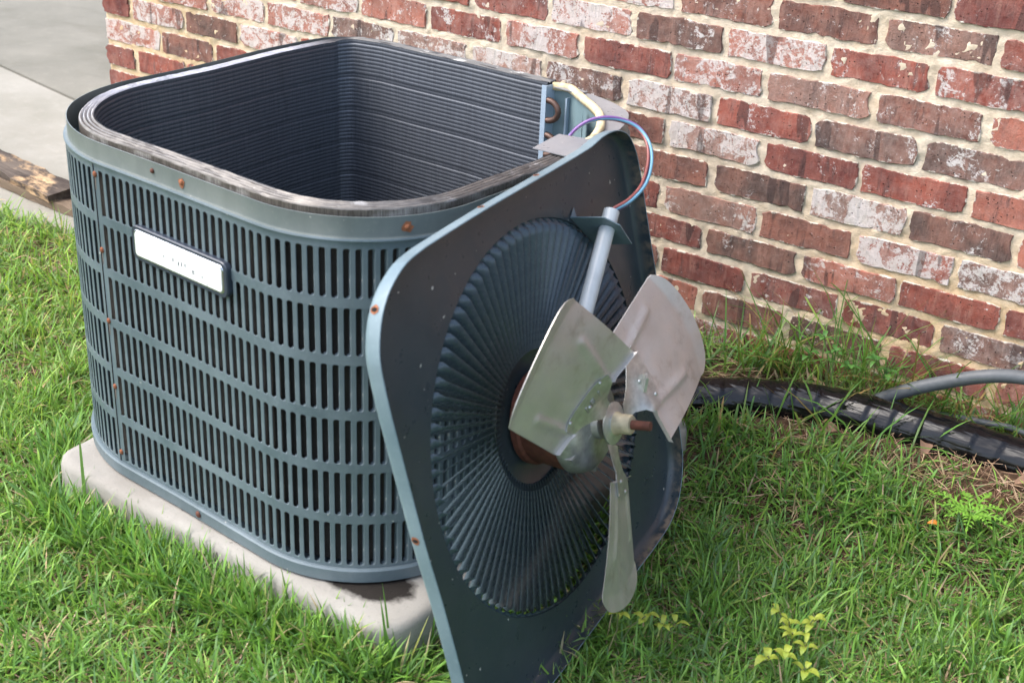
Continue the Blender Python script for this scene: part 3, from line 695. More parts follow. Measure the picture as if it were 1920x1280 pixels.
for x, y, a, b in ((-.030, -.001, .0010, .0018), (-.009, -.0005, .0012, .0034), (.003, -.003, .0012, .0040), (.010, -.002, .001, .0042), (.018, -.0012, .001, .003), (.036, -.0045, .0032, .001), (.0345, -.0062, .001, .0032), (.036, -.008, .003, .001), (.055, -.0075, .0009, .0028), (.066, -.016, .002, .0008)):
    m.box((x - a * .7, y - b * .7, .0088), (x + a * .7, y + b * .7, .0094))
m.build('worn_lettering', PRINT, bd)

# ------------------------------------------------------------------ pad
pad = thing('concrete_pad', 'pale concrete pad with rounded edges and a crack, under the air conditioner', 'concrete pad', (UX, UY, 0)); pad.rotation_euler = (0, 0, UYAW)
pc = [(.44, .43), (-.37, .42), (-.285, -.428), (.455, -.390)]
def round_poly(pc, r, n=7):
    out = []
    for i in range(len(pc)):
        a, b, c = (np.array(pc[(i + k) % len(pc)], float) for k in (-1, 0, 1)); u = (a - b) / np.linalg.norm(a - b); v = (c - b) / np.linalg.norm(c - b)
        p, q = b + u * r, b + v * r
        for k in range(n + 1):
            t_ = k / n; out.append((1 - t_) ** 2 * p + 2 * t_ * (1 - t_) * b + t_ ** 2 * q)
        nx = np.array(pc[(i + 1) % len(pc)], float); end = nx + (b - nx) / np.linalg.norm(b - nx) * r
        for k in range(1, 16): out.append(q + (end - q) * k / 16)
    return np.array(out)
PO = round_poly(pc, .055); PP = Peri(PO)
tt_ = np.linspace(0, PP.L, 220, endpoint=False)
prof = [(-.030, .0833), (-.016, .0832), (-.006, .0818), (.001, .077), (.004, .069), (.006, .045), (.009, .0), (.010, -.09)]
rows = []
for off, z in prof:
    p, _, _ = PP.at(tt_, off); jz = .0025 * vnoise(p, 14, 21) * (1 if off > -.025 else 0); jo = .003 * vnoise(np.c_[p, np.full(len(p), z)], 25, 22); q, _, nn = PP.at(tt_, 0)
    rows.append(np.c_[p + nn * jo[:, None], z + jz])
m = MB().grid(rows, closev=True); o_ = len(m.v); m.v += [tuple(x) for x in rows[0]]; m.f.append(tuple(o_ + k for k in range(220)))
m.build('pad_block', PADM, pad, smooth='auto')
# crack climbing over the front edge
sc = PP.c[np.argmin(np.hypot(PO[:, 0] - .128, PO[:, 1] + .42))]
cr = [(.040, -.040), (.022, -.029), (.004, -.014), (-.006, -.004), (-.009, .004), (-.006, .009), (-.009, .0115)]
zc_ = [.0836, .0836, .0822, .0768, .0648, .0458, .015]
rows = []
for (ds, off), z, wd in zip(cr, zc_, (.0004, .0008, .0013, .0012, .0016, .0012, .0008)):
    rows.append([(*PP.at(sc + ds - wd, off + .0012)[0], z + .0009), (*PP.at(sc + ds + wd, off + .0012)[0], z + .0009)])
MB().grid(rows, flip=False).build('crack', CRACK, pad)
# ------------------------------------------------------------------ fan top leaning on the cabinet
lid = thing('fan_cover', 'removed square fan top with radial grille, leaning on its side against the cabinet', 'fan cover')
lid.matrix_world = Matrix(((-0.09031382, -0.21679187, 0.97203122, 2.0754), (0.99304739, -0.09359525, 0.07139196, -0.9111), (0.0755003, 0.97172075, 0.22373755, 0.3346), (0, 0, 0, 1)))
LW, LH, LR, LD = .6941, .6830, .1029, .0253
lA = np.array([-180, -168, -150, -130, -112, -100, -60, -50, -40, -32, 0, 15, 25, 36, 40, 44, 47, 52, 57, 72, 97, 111, 123, 130, 140, 150, 160, 180.])
lV = np.array([2, -3, -7, -2, 5, 2, -3, -12, -14, -8, -3, -3, -3, -1, 6, 9, 4, -6, -12, -7, 0, 3, 5, 0, 0, 5, 4, 2.]) / 1000
def lid_outline():
    P = []; out = []
    for i, (sx, sy) in enumerate([(1, 1), (-1, 1), (-1, -1), (1, -1)]):
        a = np.radians(np.linspace(0, 90, 20) + 90 * i); P.append(np.stack([sx * (LW / 2 - LR) + LR * np.cos(a), sy * (LH / 2 - LR) + LR * np.sin(a)], 1))
    for i in range(4):
        out.append(P[i]); a, b = P[i][-1], P[(i + 1) % 4][0]; t_ = np.linspace(0, 1, 18)[1:-1, None]; out.append(a + (b - a) * t_)
    out = np.concatenate(out); ang = np.degrees(np.arctan2(out[:, 1], out[:, 0]))
    return out * (1 + np.interp(ang, lA, lV) / np.linalg.norm(out, axis=1))[:, None]
LO = lid_outline(); LP = Peri(LO); nL = 240; tL = np.linspace(0, LP.L, nL, endpoint=False)
def lring(off, h, wob=0):
    p, _, nn = LP.at(tL, off); return np.c_[p, np.full(nL, h)]
HR = .2835; HZ = -LD
base = lring(-.0125, -LD); ang = np.arctan2(base[:, 1], base[:, 0])
hole = np.stack([HR * np.cos(ang), HR * np.sin(ang), np.full(nL, HZ)], 1)
hole_in = np.stack([(HR - .002) * np.cos(ang), (HR - .002) * np.sin(ang), np.full(nL, HZ - .006)], 1)
rows = [hole_in, hole]
for k in (.25, .5, .75): rows.append(hole + (base - hole) * k)
rows += [base, lring(-.0080, -LD + .0009), lring(-.0042, -LD + .0034), lring(-.0020, -LD + .0075), lring(-.0013, -LD + .0125), lring(-.0013, -.0006)]
MB().grid(rows, closev=True, flip=True).build('cover_panel', PAINT_SHADED, lid, smooth='auto')
rows = [lring(-.0013, -.0006), lring(-.0006, .0), lring(.0006, -.0006), lring(.0006, -LD + .010), lring(-.0012, -LD + .0045), lring(-.005, -LD + .0003), lring(-.0125, -LD - .0014)]
base2 = lring(-.0125, -LD - .0014); hole2 = hole.copy(); hole2[:, 2] -= .0014
MB().grid(rows, closev=True, flip=True).build('side_flange', PAINT_LIT, lid, smooth='auto')
MB().grid([base2, hole2], closev=True, flip=True).build('outer_face', PAINT_LIT, lid)
# radial grille vanes
NV = 90
def vane():
    rows = []; rs = [.097, .12, .15, .18, .21, .24, .262, .273, .277, .281, .2855]
    for r in rs:
        h = -.046 + (r - .097) / (.284 - .097) * (.046 - LD - .004); pitch = 2 * math.pi * r / NV; w_ = (1.45 + .2 * min(1, max(0, (r - .12) / .08))) * pitch
        if r < .15: w_ = max(w_, .0085)
        k = max(0, min(1, (r - .273) / .010)); phi = R(-60) * (1 - k) + R(18) * k; w2 = w_ * (1 - .30 * k)
        row = []
        for q in np.linspace(-.5, .5, 5):
            bow = .0017 * (1 - 4 * q * q) * min(1, r / .2); a, b = math.cos(phi), math.sin(phi)
            row.append((r, q * w2 * a - b * bow * 1.0, h + q * w2 * b + a * bow))
        e_ = row[0]; row.insert(0, (r, e_[1] - .0012 * math.cos(phi + R(75)), e_[2] - .0012 * math.sin(phi + R(75)) ))
        rows.append(row)
    m = MB().grid(rows, flip=True); return m
VM = vane().mesh('grille_vane', PAINT_VANE, smooth=True)
for k in range(NV):
    link('grille_vane', VM, lid).matrix_local = Matrix.Rotation(2 * math.pi * k / NV + .01, 4, 'Z')
MB().lathe([(.0, -.052), (.07, -.052), (.098, -.048), (.105, -.043), (.108, -.043), (.108, -.0445), (.1, -.050), (.07, -.0535), (0, -.0535)], 64).build('grille_hub', PAINT_SHADED, lid, smooth='auto')
# flange screw holes
def lhole(x, y, r=.0045, ring=True):
    j = np.argmin(np.hypot(LO[:, 0] - x, LO[:, 1] - y)); p, tt, nn = LP.at(LP.c[j], .0010)
    M_ = Matrix(((tt[0], 0, nn[0], p[0]), (tt[1], 0, nn[1], p[1]), (0, 1, 0, -.013), (0, 0, 0, 1)))
    if ring:
        rg = random.Random(int(j)); n = 16
        v = [(0, 0, 0)] + [(r * 1.25 * (1 + rg.uniform(-.15, .15)) * math.cos(2 * math.pi * k / n), r * 1.3 * (1 + rg.uniform(-.15, .15)) * math.sin(2 * math.pi * k / n), 0) for k in range(n)]
        MB().add(v, [(0, 1 + k, 1 + (k + 1) % n) for k in range(n)]).build('rust_stain', RUST_OR, lid).matrix_local = M_
    v = [(0, 0, .0003)] + [(r * .62 * math.cos(2 * math.pi * k / 12), r * .95 * math.sin(2 * math.pi * k / 12), .0003) for k in range(12)]
    MB().add(v, [(0, 1 + k, 1 + (k + 1) % 12) for k in range(12)]).build('screw_hole', HOLE, lid).matrix_local = M_
lhole(-.316, .309); lhole(-.348, .004); lhole(-.063, .341, .0035); lhole(.076, .338, .0035); lhole(-.33, -.25)
# motor
mo = MB().lathe([(.0, -.046), (.064, -.046), (.066, -.044), (.066, -.036), (.064, -.033), (.072, .012), (.0725, .026)], 48).build('motor', RUST_DK, lid, smooth='auto')
m = MB().lathe([(.0735, .0245), (.0750, .026), (.0750, .032), (.071, .044), (.060, .053), (.030, .057), (.024, .058), (.023, .068), (.014, .0685), (0, .0685)], 48)
m.build('motor_end_cap', STEEL, mo, smooth='auto')
MB().lathe([(.0640, -.0465), (.0685, -.0455), (.0690, -.036), (.0650, -.0325)], 48).build('motor_rim', RUST_DK, mo, smooth='auto')
for k in range(6):
    a = R(60 * k + 20); c, s = math.cos(a), math.sin(a); m = MB().box((.026, -.0018, .046), (.074, .0018, .0585)); V = np.array(m.v); V[:, 2] -= np.clip(V[:, 0] - .04, 0, 1) * .32
    MB().add(np.c_[V[:, 0] * c - V[:, 1] * s, V[:, 0] * s + V[:, 1] * c, V[:, 2]], m.f).build('motor_rib', STEEL, mo)
MB().lathe([(0, .1385), (.0058, .1385), (.0066, .1375), (.0066, .06)], 16).build('motor_shaft', RUST_DK, mo, smooth='auto')
# fan
def cyl(r, th, h): return np.array([r * math.cos(R(th)), r * math.sin(R(th)), h])
CO, CI, TO, TI = (.252, 111.65, .1048), cyl(.1033, 79.08, .1204), (.2535, 153.17, .0642), cyl(.1251, 172.48, .0595)
def blade_pt(u, v, lift=0.0):
    inn = CI * (1 - v) + TI * v; r = CO[0] * (1 - v) + TO[0] * v; th = CO[1] * (1 - v) + TO[1] * v; h = CO[2] * (1 - v) + TO[2] * v
    out = cyl(r, th, h); p = inn * (1 - u) + out * u
    camber = -math.sin(math.pi * v) * (.0095 * u - .002) - .004 * math.sin(math.pi * u) * (1 - v)
    p = p.copy(); p[2] -= camber
    if u > .9: p[2] += (u - .9) * .055
    # pressed ribs
    def rib(u0, v0, u1, v1, hgt, wd):
        d = np.array([u1 - u0, v1 - v0]); L2 = d @ d; q = np.array([u - u0, v - v0]); k = min(1, max(0, q @ d / L2)); e = q - d * k; e[0] *= 1.0
        return hgt * math.exp(-(np.linalg.norm(e) / wd) ** 2)
    p[2] += rib(.0, .32, .60, .22, .0038, .034) + rib(.0, .80, .58, .86, .0038, .034)
    p[2] += lift; return p
def blade_mesh():
    nu, nv = 44, 40; top_ = []; bot_ = []
    for i in range(nu):
        a = []; b = []
        for j in range(nv):
            v = j / (nv - 1); um = 1.025 - .085 * abs(2 * v - 1) ** 8; u = um * i / (nu - 1); p = blade_pt(u, v); a.append(p); b.append(p - np.array([.0004, 0, .0013]))
        top_.append(a); bot_.append(b)
    m = MB(); m.grid(top_, flip=False); m.grid(bot_, flip=True)
    T = np.array(top_); B = np.array(bot_)
    for e0, e1, fl in ((T[0], B[0], False), (T[-1], B[-1], True), (T[:, 0], B[:, 0], True), (T[:, -1], B[:, -1], False)): m.grid([e0, e1], flip=fl)
    # folded lip on the inner edge
    ee = [blade_pt(0, v) for v in np.linspace(0, .30, 8)]; m.grid([ee, [p + np.array([.001, .001, .006]) for p in ee], [p + np.array([.002, .002, .006]) for p in ee]])
    ee = [blade_pt(0, v) for v in np.linspace(.80, 1, 8)]; m.grid([ee, [p + np.array([.001, -.001, .006]) for p in ee], [p + np.array([.002, -.002, .006]) for p in ee]])
    return m
fan = bpy.data.objects.new('fan', None); COL.objects.link(fan); fan.parent = lid
blm = blade_mesh().mesh('fan_blade', ALU, smooth='auto')
m = MB(); pads = MB()
def pad_pts(lift):
    rows = []
    for u in np.linspace(-.20, .17, 9):
        row = []
        for v in np.linspace(0, 1, 11):
            wv = .5 + (v - .5) * (1.0 if u > -.02 else 1.0 - .75 * min(1, (-.02 - u) / .14)); vv = .28 + wv * .54
            uu = u - (.05 * (abs(v - .5) * 2) ** 3 if u > .1 else 0); p = blade_pt(max(uu, 0), vv, lift)
            if uu < 0:
                hubp = np.array([.030 * math.cos(R(118)), .030 * math.sin(R(118)), .083]); side = (v - .5) * .030; hubp = hubp + np.array([-math.sin(R(118)), math.cos(R(118)), 0]) * side
                k = min(1, -uu / .20); k = k * k * (3 - 2 * k); p = p * (1 - k) + hubp * k
            row.append(p)
        rows.append(row)
    return rows
for i in range(3):
    Rm = Matrix.Rotation(-2 * math.pi * i / 3, 4, 'Z'); o = link('fan_blade', blm, fan); o.matrix_local = Rm
    A = np.array(Rm.to_3x3())
    a = np.array(pad_pts(.0022)) @ A.T; b = np.array(pad_pts(.0008)) @ A.T
    m.grid(a); m.grid(b, flip=True)
    for e0, e1, fl in ((a[0], b[0], False), (a[-1], b[-1], True), (a[:, 0], b[:, 0], True), (a[:, -1], b[:, -1], False)): m.grid([e0, e1], flip=fl)
m.lathe([(.010, .078), (.027, .079), (.030, .0805), (.030, .0825), (.026, .0835), (.020, .084), (.016, .086)], 36)
m.build('fan_spider', ALU_BR, fan, smooth='auto')
rv = MB().lathe([(0, .0018), (.0022, .0015), (.0036, .0004), (.0038, -.001)], 10).mesh('rivet', ALU_BR, smooth=True)
for i in range(3):
    Rm = Matrix.Rotation(-2 * math.pi * i / 3, 4, 'Z')
    for u, v in ((.12, .36), (.12, .74), (.02, .55)):
        p = blade_pt(u, v, .0026); link('rivet', rv, fan).matrix_local = Rm @ Matrix.Translation(p)
# square clip on one arm, embossed mark on the other
p = blade_pt(.05, .52, .004); clip = MB().box((-.011, -.009, 0), (.011, .009, .004)); clip.box((-.003, .004, .0038), (.003, .0065, .0045))
o = clip.build('balance_clip', ALU_BR, fan); o.matrix_local = Matrix.Rotation(-2 * math.pi / 3, 4, 'Z') @ Matrix.Translation(p) @ Matrix.Rotation(R(-38), 4, 'X') @ Matrix.Rotation(R(28), 4, 'Z')
emb = MB()      # the pressed mark: bar, R-like sign, bar
for x0, y0, x1, y1 in ((-.016, -.006, -.013, .006), (-.005, -.006, -.0035, .006), (-.005, .0045, .003, .006), (.0018, 0, .003, .006), (-.005, -.001, .003, .0005), (.0005, -.006, .002, -.001), (.012, -.006, .015, .006)): emb.box((x0, y0, 0), (x1, y1, .0012))
o = emb.build('pressed_mark', STEEL, fan); pA, pB, pC = blade_pt(.03, .50, .0022), blade_pt(.03, .60, .0022), blade_pt(.09, .50, .0022)
ex = Vector(pA - pB).normalized(); ez = Vector(pB - pA).cross(Vector(pC - pA)).normalized(); ez = ez if ez.z > 0 else -ez; ey = ez.cross(ex)
o.matrix_local = Matrix(((ex.x, ey.x, ez.x, pA[0]), (ex.y, ey.y, ez.y, pA[1]), (ex.z, ey.z, ez.z, pA[2]), (0, 0, 0, 1)))
MB().lathe([(.0066, .110), (.0125, .110), (.0140, .108), (.0140, .092), (.0165, .088), (.0165, .083), (.012, .083)], 28).build('shaft_collar', BUSH, fan, smooth='auto')
# conduit tube with its bracket and wires
tdir = Vector((.201 - .081, .237 - .134, 0)).normalized(); ta = Vector((.201, .237, .020)) ; tb = Vector((.040, .098, .020))
pts = [tb + (ta - tb) * k for k in np.linspace(0, 1, 12)]
m = MB().tube(pts, 0.0118, 24, cap=False); m.tube([ta + tdir * 0.0, ta - tdir * .03], .0098, 24, cap=True); m.build('wire_tube', TUBE, lid, smooth='auto')
perp = Vector((-tdir.y, tdir.x, 0)); c0 = ta - tdir * .028
def bp(a, h): return tuple(c0 + perp * a + Vector((0, 0, h - .020)))
m = MB(); q = [bp(.034, -LD + .001), bp(-.050, -LD + .001), bp(-.046, .040), bp(.010, .046), bp(.034, .030)]
q2 = [tuple(Vector(x) - tdir * .0016) for x in q]; m.add(q + q2, [(0, 1, 2, 3, 4), (9, 8, 7, 6, 5)] + [(i, (i + 1) % 5 + 0, (i + 1) % 5 + 5, i + 5)[::-1] for i in range(5)])
m.add([bp(.034, -LD + .0015), bp(.034, -LD + .0015 + .0), tuple(Vector(bp(.034, -LD + .002)) + tdir * .016), tuple(Vector(bp(.010, -LD + .002)) + tdir * .003)], [(0, 3, 2)])
m.build('tube_bracket', PAINT_LIT, lid)
Minv = lid.matrix_world.inverted()
wpts = [(2.025, -.732, .585), (2.034, -.700, .592), (2.034, -.660, .606), (2.021, -.620, .628), (2.003, -.596, .650), (1.978, -.587, .667), (1.955, -.600, .678), (1.935, -.622, .682), (1.915, -.640, .675), (1.897, -.652, .655), (1.885, -.660, .62), (1.875, -.665, .56)]
offs = [((0, .0030, .0030), W_BLUE, 0), ((0, -.0022, -.0030), W_BRN, 1), ((0, -.003, .0035), W_BLK, 2), ((0, .001, -.001), W_PUR, 3)]
WP = catmull([Minv @ Vector(p_) for p_ in wpts], 7)
for kk, (of, mt, sd_) in enumerate(offs):
    P = []
    for i, p_ in enumerate(WP):
        f = i / (len(WP) - 1); ph = f * 5.0 + kk * 1.6; sp = .0042 * math.sin(math.pi * min(1, f * 2.2 + .1)) + .0016
        P.append(Vector(p_) + Vector((math.cos(ph), math.sin(ph), math.cos(ph * .7)) ) * sp * (.9 if kk else 1.1))
    P[0] = Vector(WP[0]) - tdir * .01 + Vector((0, 0, (kk - 1.5) * .003))
    MB().tube(P, .0024, 8).build('wire', mt, lid, smooth=True)

# ------------------------------------------------------------------ pipes by the wall
def wrapped(pts, r, seed):
    P = catmull(pts, 26); n = 28
    def rf(i, j, n_):
        a = 2 * math.pi * j / n_; s = i * .009; sp = (s * 9 + a / (2 * math.pi)) % 1.0
        return r * (1 + .05 * (sp - .5) + .10 * float(vnoise(np.array([[math.cos(a) * 1.2, math.sin(a) * 1.2, s * 6]]), 1.2, seed)[0]) + .05 * float(vnoise(np.array([[math.cos(a + s * 8) * 3, math.sin(a + s * 8) * 3, s * 5]]), 1.3, seed + 1)[0]))
    return MB().tube(P, r, n, rf=rf)
o = wrapped([(1.72, -.43, .06), (1.87, -.33, .062), (1.975, -.268, .068), (2.065, -.215, .074), (2.15, -.178, .079), (2.245, -.155, .081), (2.345, -.143, .082), (2.445, -.133, .081), (2.55, -.122, .078), (2.70, -.11, .08), (3.0, -.08, .10), (3.3, -.075, .14)], 0.0415, 3).build('wrapped_pipe', WRAP, smooth=True)
tag(o, 'thick refrigerant pipe wrapped in glossy black plastic along the foot of the wall', 'pipe')
CP = catmull([(2.20, -.115, .05), (2.25, -.112, .085), (2.31, -.105, .130), (2.372, -.095, .165), (2.445, -.082, .198), (2.51, -.07, .212), (2.60, -.06, .214), (2.8, -.05, .20), (3.2, -.05, .20)], 30)
o = MB().tube(CP, .0125, 18, rf=lambda i, j, n_: .0125 + (.0005 if (i // 1) % 2 else 0)).build('grey_conduit', CONDUIT, smooth=True)
tag(o, 'grey ribbed electrical conduit rising from the black pipe along the brick', 'conduit')
o = MB().tube(catmull([(2.24, -.10, .075), (2.31, -.075, .085), (2.38, -.062, .088), (2.46, -.055, .097), (2.53, -.05, .098), (2.66, -.05, .07), (2.9, -.05, .06)], 10), .0062, 10).build('thin_cable', CONDUIT, smooth=True)
tag(o, 'thin grey cable lying between the black pipe and the wall', 'cable')

# ------------------------------------------------------------------ boards on the driveway
def board(name, label, a, b, wd, th, z, roll, mat, seed, grp):
    a = Vector(a); b = Vector(b); d = (b - a); L = d.length; d.normalize(); n = 40; rows = []
    rg = np.random.default_rng(seed); prof = [(-.5, 0), (-.5, 1), (-.2, 1.02), (.15, 1), (.5, 1), (.5, 0)]
    for i in range(n + 1):
        x = L * i / n; row = []
        for k, (u, v) in enumerate(prof):
            j = vnoise(np.array([[x * 30, k * 3.1]]), 1, seed)[0]; row.append((x + (.02 * j if i in (0, n) else 0), u * wd + .006 * j, v * th + .006 * j * (v > 0)))
        rows.append(row)
    m = MB().grid(rows, closev=True, flip=False); m.f += [tuple(range(6)), tuple(n * 6 + k for k in reversed(range(6)))]
    o = m.build(name, mat, smooth='auto'); o.matrix_world = Matrix.Translation((a.x, a.y, z)) @ Matrix.Rotation(math.atan2(d.y, d.x), 4, 'Z') @ Matrix.Rotation(roll, 4, 'X')
    return tag(o, label, 'board', grp)
board('wood_board', 'tan bare wooden board lying flat under the rotten one at the driveway edge', (-1.0, -.175, 0), (.46, -.250, 0), .075, .022, -.022, 0.0, WOOD_B, 5, 'old boards on the driveway edge')
board('wood_board', 'dark rotten board with flaking tan patches, its broken end near the cabinet', (-1.1, -.075, 0), (.060, -.232, 0), .090, .022, .002, R(6), WOOD_A, 8, 'old boards on the driveway edge')

# ------------------------------------------------------------------ grass
cu, su = math.cos(UYAW), math.sin(UYAW)
def in_pad(x, y, g=0.0):
    dx, dy = x - UX, y - UY; lx, ly = cu * dx + su * dy, -su * dx + cu * dy
    left = np.interp(ly, [-.428, .42], [-.285, -.37]); front_ = np.interp(lx, [-.285, .455], [-.430, -.392])
    return (lx > left - .012 - g) & (lx < .445 + g) & (ly > front_ - .012 - g) & (ly < .43 + g)
def blades(X, Y, Lg, Wd, az, lean, curl, tint, name, mat, roll=None, z0=None, kind='stuff', parent=None, width_end=None):
    n = len(X); Z = ground_h(X, Y) if z0 is None else z0
    ts = np.array([0, .38, .72, 1.0]); wv = np.array([.75, 1.0, .72, 0.0]) if width_end is None else np.array(width_end)
    V = np.zeros((n, 7, 3)); dirx, diry = np.cos(az), np.sin(az); sx, sy = -diry, dirx
    roll = rng.uniform(-.6, .6, n) if roll is None else roll
    px = np.zeros(n); pz = np.zeros(n); prev = 0; cx = []; cz = []
    for i, t_ in enumerate(ts):
        if i:
            a = lean + curl * ((ts[i] + ts[i - 1]) / 2) ** 1.2; dl = (ts[i] - ts[i - 1]) * Lg; px = px + np.sin(a) * dl; pz = pz + np.cos(a) * dl
        cx.append(px.copy()); cz.append(pz.copy())
    idx = 0
    for i in range(4):
        bx = X + dirx * cx[i]; by = Y + diry * cx[i]; bz = Z + cz[i]
        if i < 3:
            hw = Wd * wv[i] / 2
            for s in (-1, 1):
                V[:, idx, 0] = bx + s * sx * hw * np.cos(roll); V[:, idx, 1] = by + s * sy * hw * np.cos(roll); V[:, idx, 2] = bz + s * hw * np.sin(roll); idx += 1
        else: V[:, idx, 0] = bx; V[:, idx, 1] = by; V[:, idx, 2] = bz
    fq = np.array([[0, 1, 3, 2], [2, 3, 5, 4]]); ft = np.array([4, 5, 6])
    b = (np.arange(n) * 7)[:, None]
    loops = np.concatenate([(b + fq[0]), (b + fq[1]), (b + ft)], 1).ravel()
    me = bpy.data.meshes.new(name); me.vertices.add(n * 7); me.vertices.foreach_set('co', V.ravel())
    me.loops.add(len(loops)); me.loops.foreach_set('vertex_index', loops.astype(np.int32))
    st = (np.arange(n) * 11)[:, None] + np.array([0, 4, 8]); me.polygons.add(n * 3); me.polygons.foreach_set('loop_start', st.ravel().astype(np.int32))
    me.polygons.foreach_set('use_smooth', np.ones(n * 3, bool)); me.update(calc_edges=True); me.validate()
    at = me.color_attributes.new('tint', 'FLOAT_COLOR', 'POINT'); c = np.ones((n, 7, 4)); c[:, :, :3] = tint[:, None, :]
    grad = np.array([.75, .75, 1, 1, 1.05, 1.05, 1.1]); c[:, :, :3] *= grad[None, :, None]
    at.data.foreach_set('color', c.ravel()); me.materials.append(mat)
    return link(name, me, parent, None, kind)
def tints(n, pal, wts):
    pal = np.array(pal) * np.array([1.30, 1.18, 1.25]); k = rng.choice(len(pal), n, p=np.array(wts) / sum(wts)); return pal[k] * rng.uniform(.75, 1.25, (n, 1)) * rng.uniform(.92, 1.08, (n, 3))
GP = [(.105, .245, .040), (.150, .33, .055), (.075, .19, .036), (.21, .40, .065), (.12, .26, .09), (.28, .35, .10), (.36, .31, .18)]
def soilness(X, Y):
    # bare, dry ground right of the fan cover, below the pipe
    d = .8 * np.exp(-(((X - 2.42) / .24) ** 2 + ((Y + .24) / .075) ** 2)) + .95 * np.exp(-(((X - 2.60) / .10) ** 2 + ((Y + .22) / .09) ** 2)) + .4 * np.exp(-(((X - 2.06) / .12) ** 2 + ((Y + .42) / .07) ** 2))
    return np.clip(d * 1.15 + .5 * vnoise(np.stack([X, Y], -1), 9, 31), 0, 1)
def lawn(n, x0, x1, y0, y1, lmin, lmax, wmin, wmax, name, dens=None):
    X = rng.uniform(x0, x1, n); Y = rng.uniform(y0, y1, n)
    keep = ~in_pad(X, Y) & ~((X < .36) & (Y > -.40 + .02 * vnoise(np.stack([X, Y], -1), 20, 7))) & (Y < -.015)
    s = soilness(X, Y); keep &= rng.random(n) > s * .93
    keep &= ~((X > 1.93) & (Y > np.interp(X, [1.93, 2.07, 2.25, 2.55, 3], [-.37, -.29, -.235, -.205, -.185])) & (rng.random(n) < np.where(Y < -.09, .96, .62)))
    cl = vnoise(np.stack([X, Y], -1), 16, 12); keep &= rng.random(n) < .80 + cl * .9
    if dens is not None: keep &= dens(X, Y)
    X, Y, cl = X[keep], Y[keep], cl[keep]; n = len(X)
    ln = rng.uniform(lmin, lmax, n) * (1 + cl * .6); lean = np.abs(rng.normal(.85, .40, n)); T = tints(n, GP, (5, 6, 3, 3, 3, 1.0, .8))
    warm = np.clip((1.9 - X) / 1.2, 0, 1)[:, None]; T = T * (1 + warm * np.array([.25, .12, -.1]))
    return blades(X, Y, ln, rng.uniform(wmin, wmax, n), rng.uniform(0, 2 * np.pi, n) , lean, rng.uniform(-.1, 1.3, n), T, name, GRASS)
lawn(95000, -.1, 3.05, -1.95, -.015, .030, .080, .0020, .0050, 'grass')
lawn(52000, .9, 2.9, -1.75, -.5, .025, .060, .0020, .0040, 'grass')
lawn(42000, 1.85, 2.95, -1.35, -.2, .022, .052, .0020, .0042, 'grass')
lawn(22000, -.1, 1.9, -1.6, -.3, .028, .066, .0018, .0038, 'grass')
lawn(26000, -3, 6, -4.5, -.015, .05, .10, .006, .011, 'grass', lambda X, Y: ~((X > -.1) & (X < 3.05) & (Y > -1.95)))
# dead thatch
n = 52000; X = rng.uniform(.2, 3.0, n); Y = rng.uniform(-1.8, -.015, n); s = soilness(X, Y); k = ~in_pad(X, Y) & (rng.random(n) < .42 + s * .9) & ~((X < .36) & (Y > -.40)); X, Y = X[k], Y[k]; n = len(X)
blades(X, Y, rng.uniform(.02, .07, n), rng.uniform(.0008, .002, n), rng.uniform(0, 6.28, n), rng.uniform(1.25, 1.6, n), rng.uniform(-.1, .25, n), tints(n, [(.30, .22, .13), (.20, .13, .08), (.40, .32, .20), (.12, .07, .045)], (3, 2, 1.5, 1.5)), 'dry_thatch', STRAW, z0=ground_h(X, Y) + rng.uniform(.001, .014, n))

def tuft(name, label, cat, x, y, n, lmin, lmax, w_, spread, pal, wts, lean=(.15, .9), group=None, curl=(0.2, 1.2), az=None):
    X = x + rng.normal(0, spread, n); Y = np.minimum(y + rng.normal(0, spread * .7, n), -.02)
    a = rng.uniform(0, 2 * np.pi, n) if az is None else rng.uniform(az[0], az[1], n)
    o = blades(X, Y, rng.uniform(lmin, lmax, n), rng.uniform(w_ * .7, w_ * 1.2, n), a, rng.uniform(lean[0], lean[1], n), rng.uniform(curl[0], curl[1], n), tints(n, pal, wts), name, GRASS, kind=None)
    return tag(o, label, cat, group)
TG = 'tall grass tufts along the foot of the wall'; TP = [(.06, .17, .03), (.09, .23, .04), (.16, .26, .05), (.26, .20, .07)]; TW = (4, 4, 2, 1)
tuft('grass_tuft', 'dense green grass tuft against the wall just right of the fan cover', 'grass tuft', 1.99, -.075, 80, .07, .17, .004, .040, TP, TW, group=TG)
tuft('grass_tuft', 'fanned grass tuft with one upright blade, second along the wall', 'grass tuft', 2.06, -.045, 70, .10, .28, .0034, .030, TP, TW, group=TG)
tuft('grass_tuft', 'tallest grass tuft with two long crossing blades against the bricks, mid wall', 'grass tuft', 2.19, -.05, 60, .12, .34, .0034, .030, TP, TW, lean=(.1, .8), group=TG)
tuft('grass_tuft', 'sprawling tuft with arching blades where the grey conduit leaves the pipe', 'grass tuft', 2.28, -.04, 64, .12, .32, .0032, .035, TP, TW, lean=(.3, 1.0), group=TG)
tuft('grass_tuft', 'thin tuft with bent straw stalks behind the grey conduit', 'grass tuft', 2.40, -.035, 60, .10, .22, .0036, .035, TP, (3, 3, 2, 3), lean=(.3, 1.1), group=TG)
tuft('grass_tuft', 'low tuft behind the thin cable at the right end of the wall', 'grass tuft', 2.50, -.03, 50, .06, .16, .0036, .03, TP, TW, group=TG)
tuft('grass_tuft', 'loose tuft in front of the black pipe with long blades reaching over it', 'grass tuft', 2.20, -.225, 14, .08, .20, .0046, .03, TP, TW, lean=(.2, .9), group=TG)
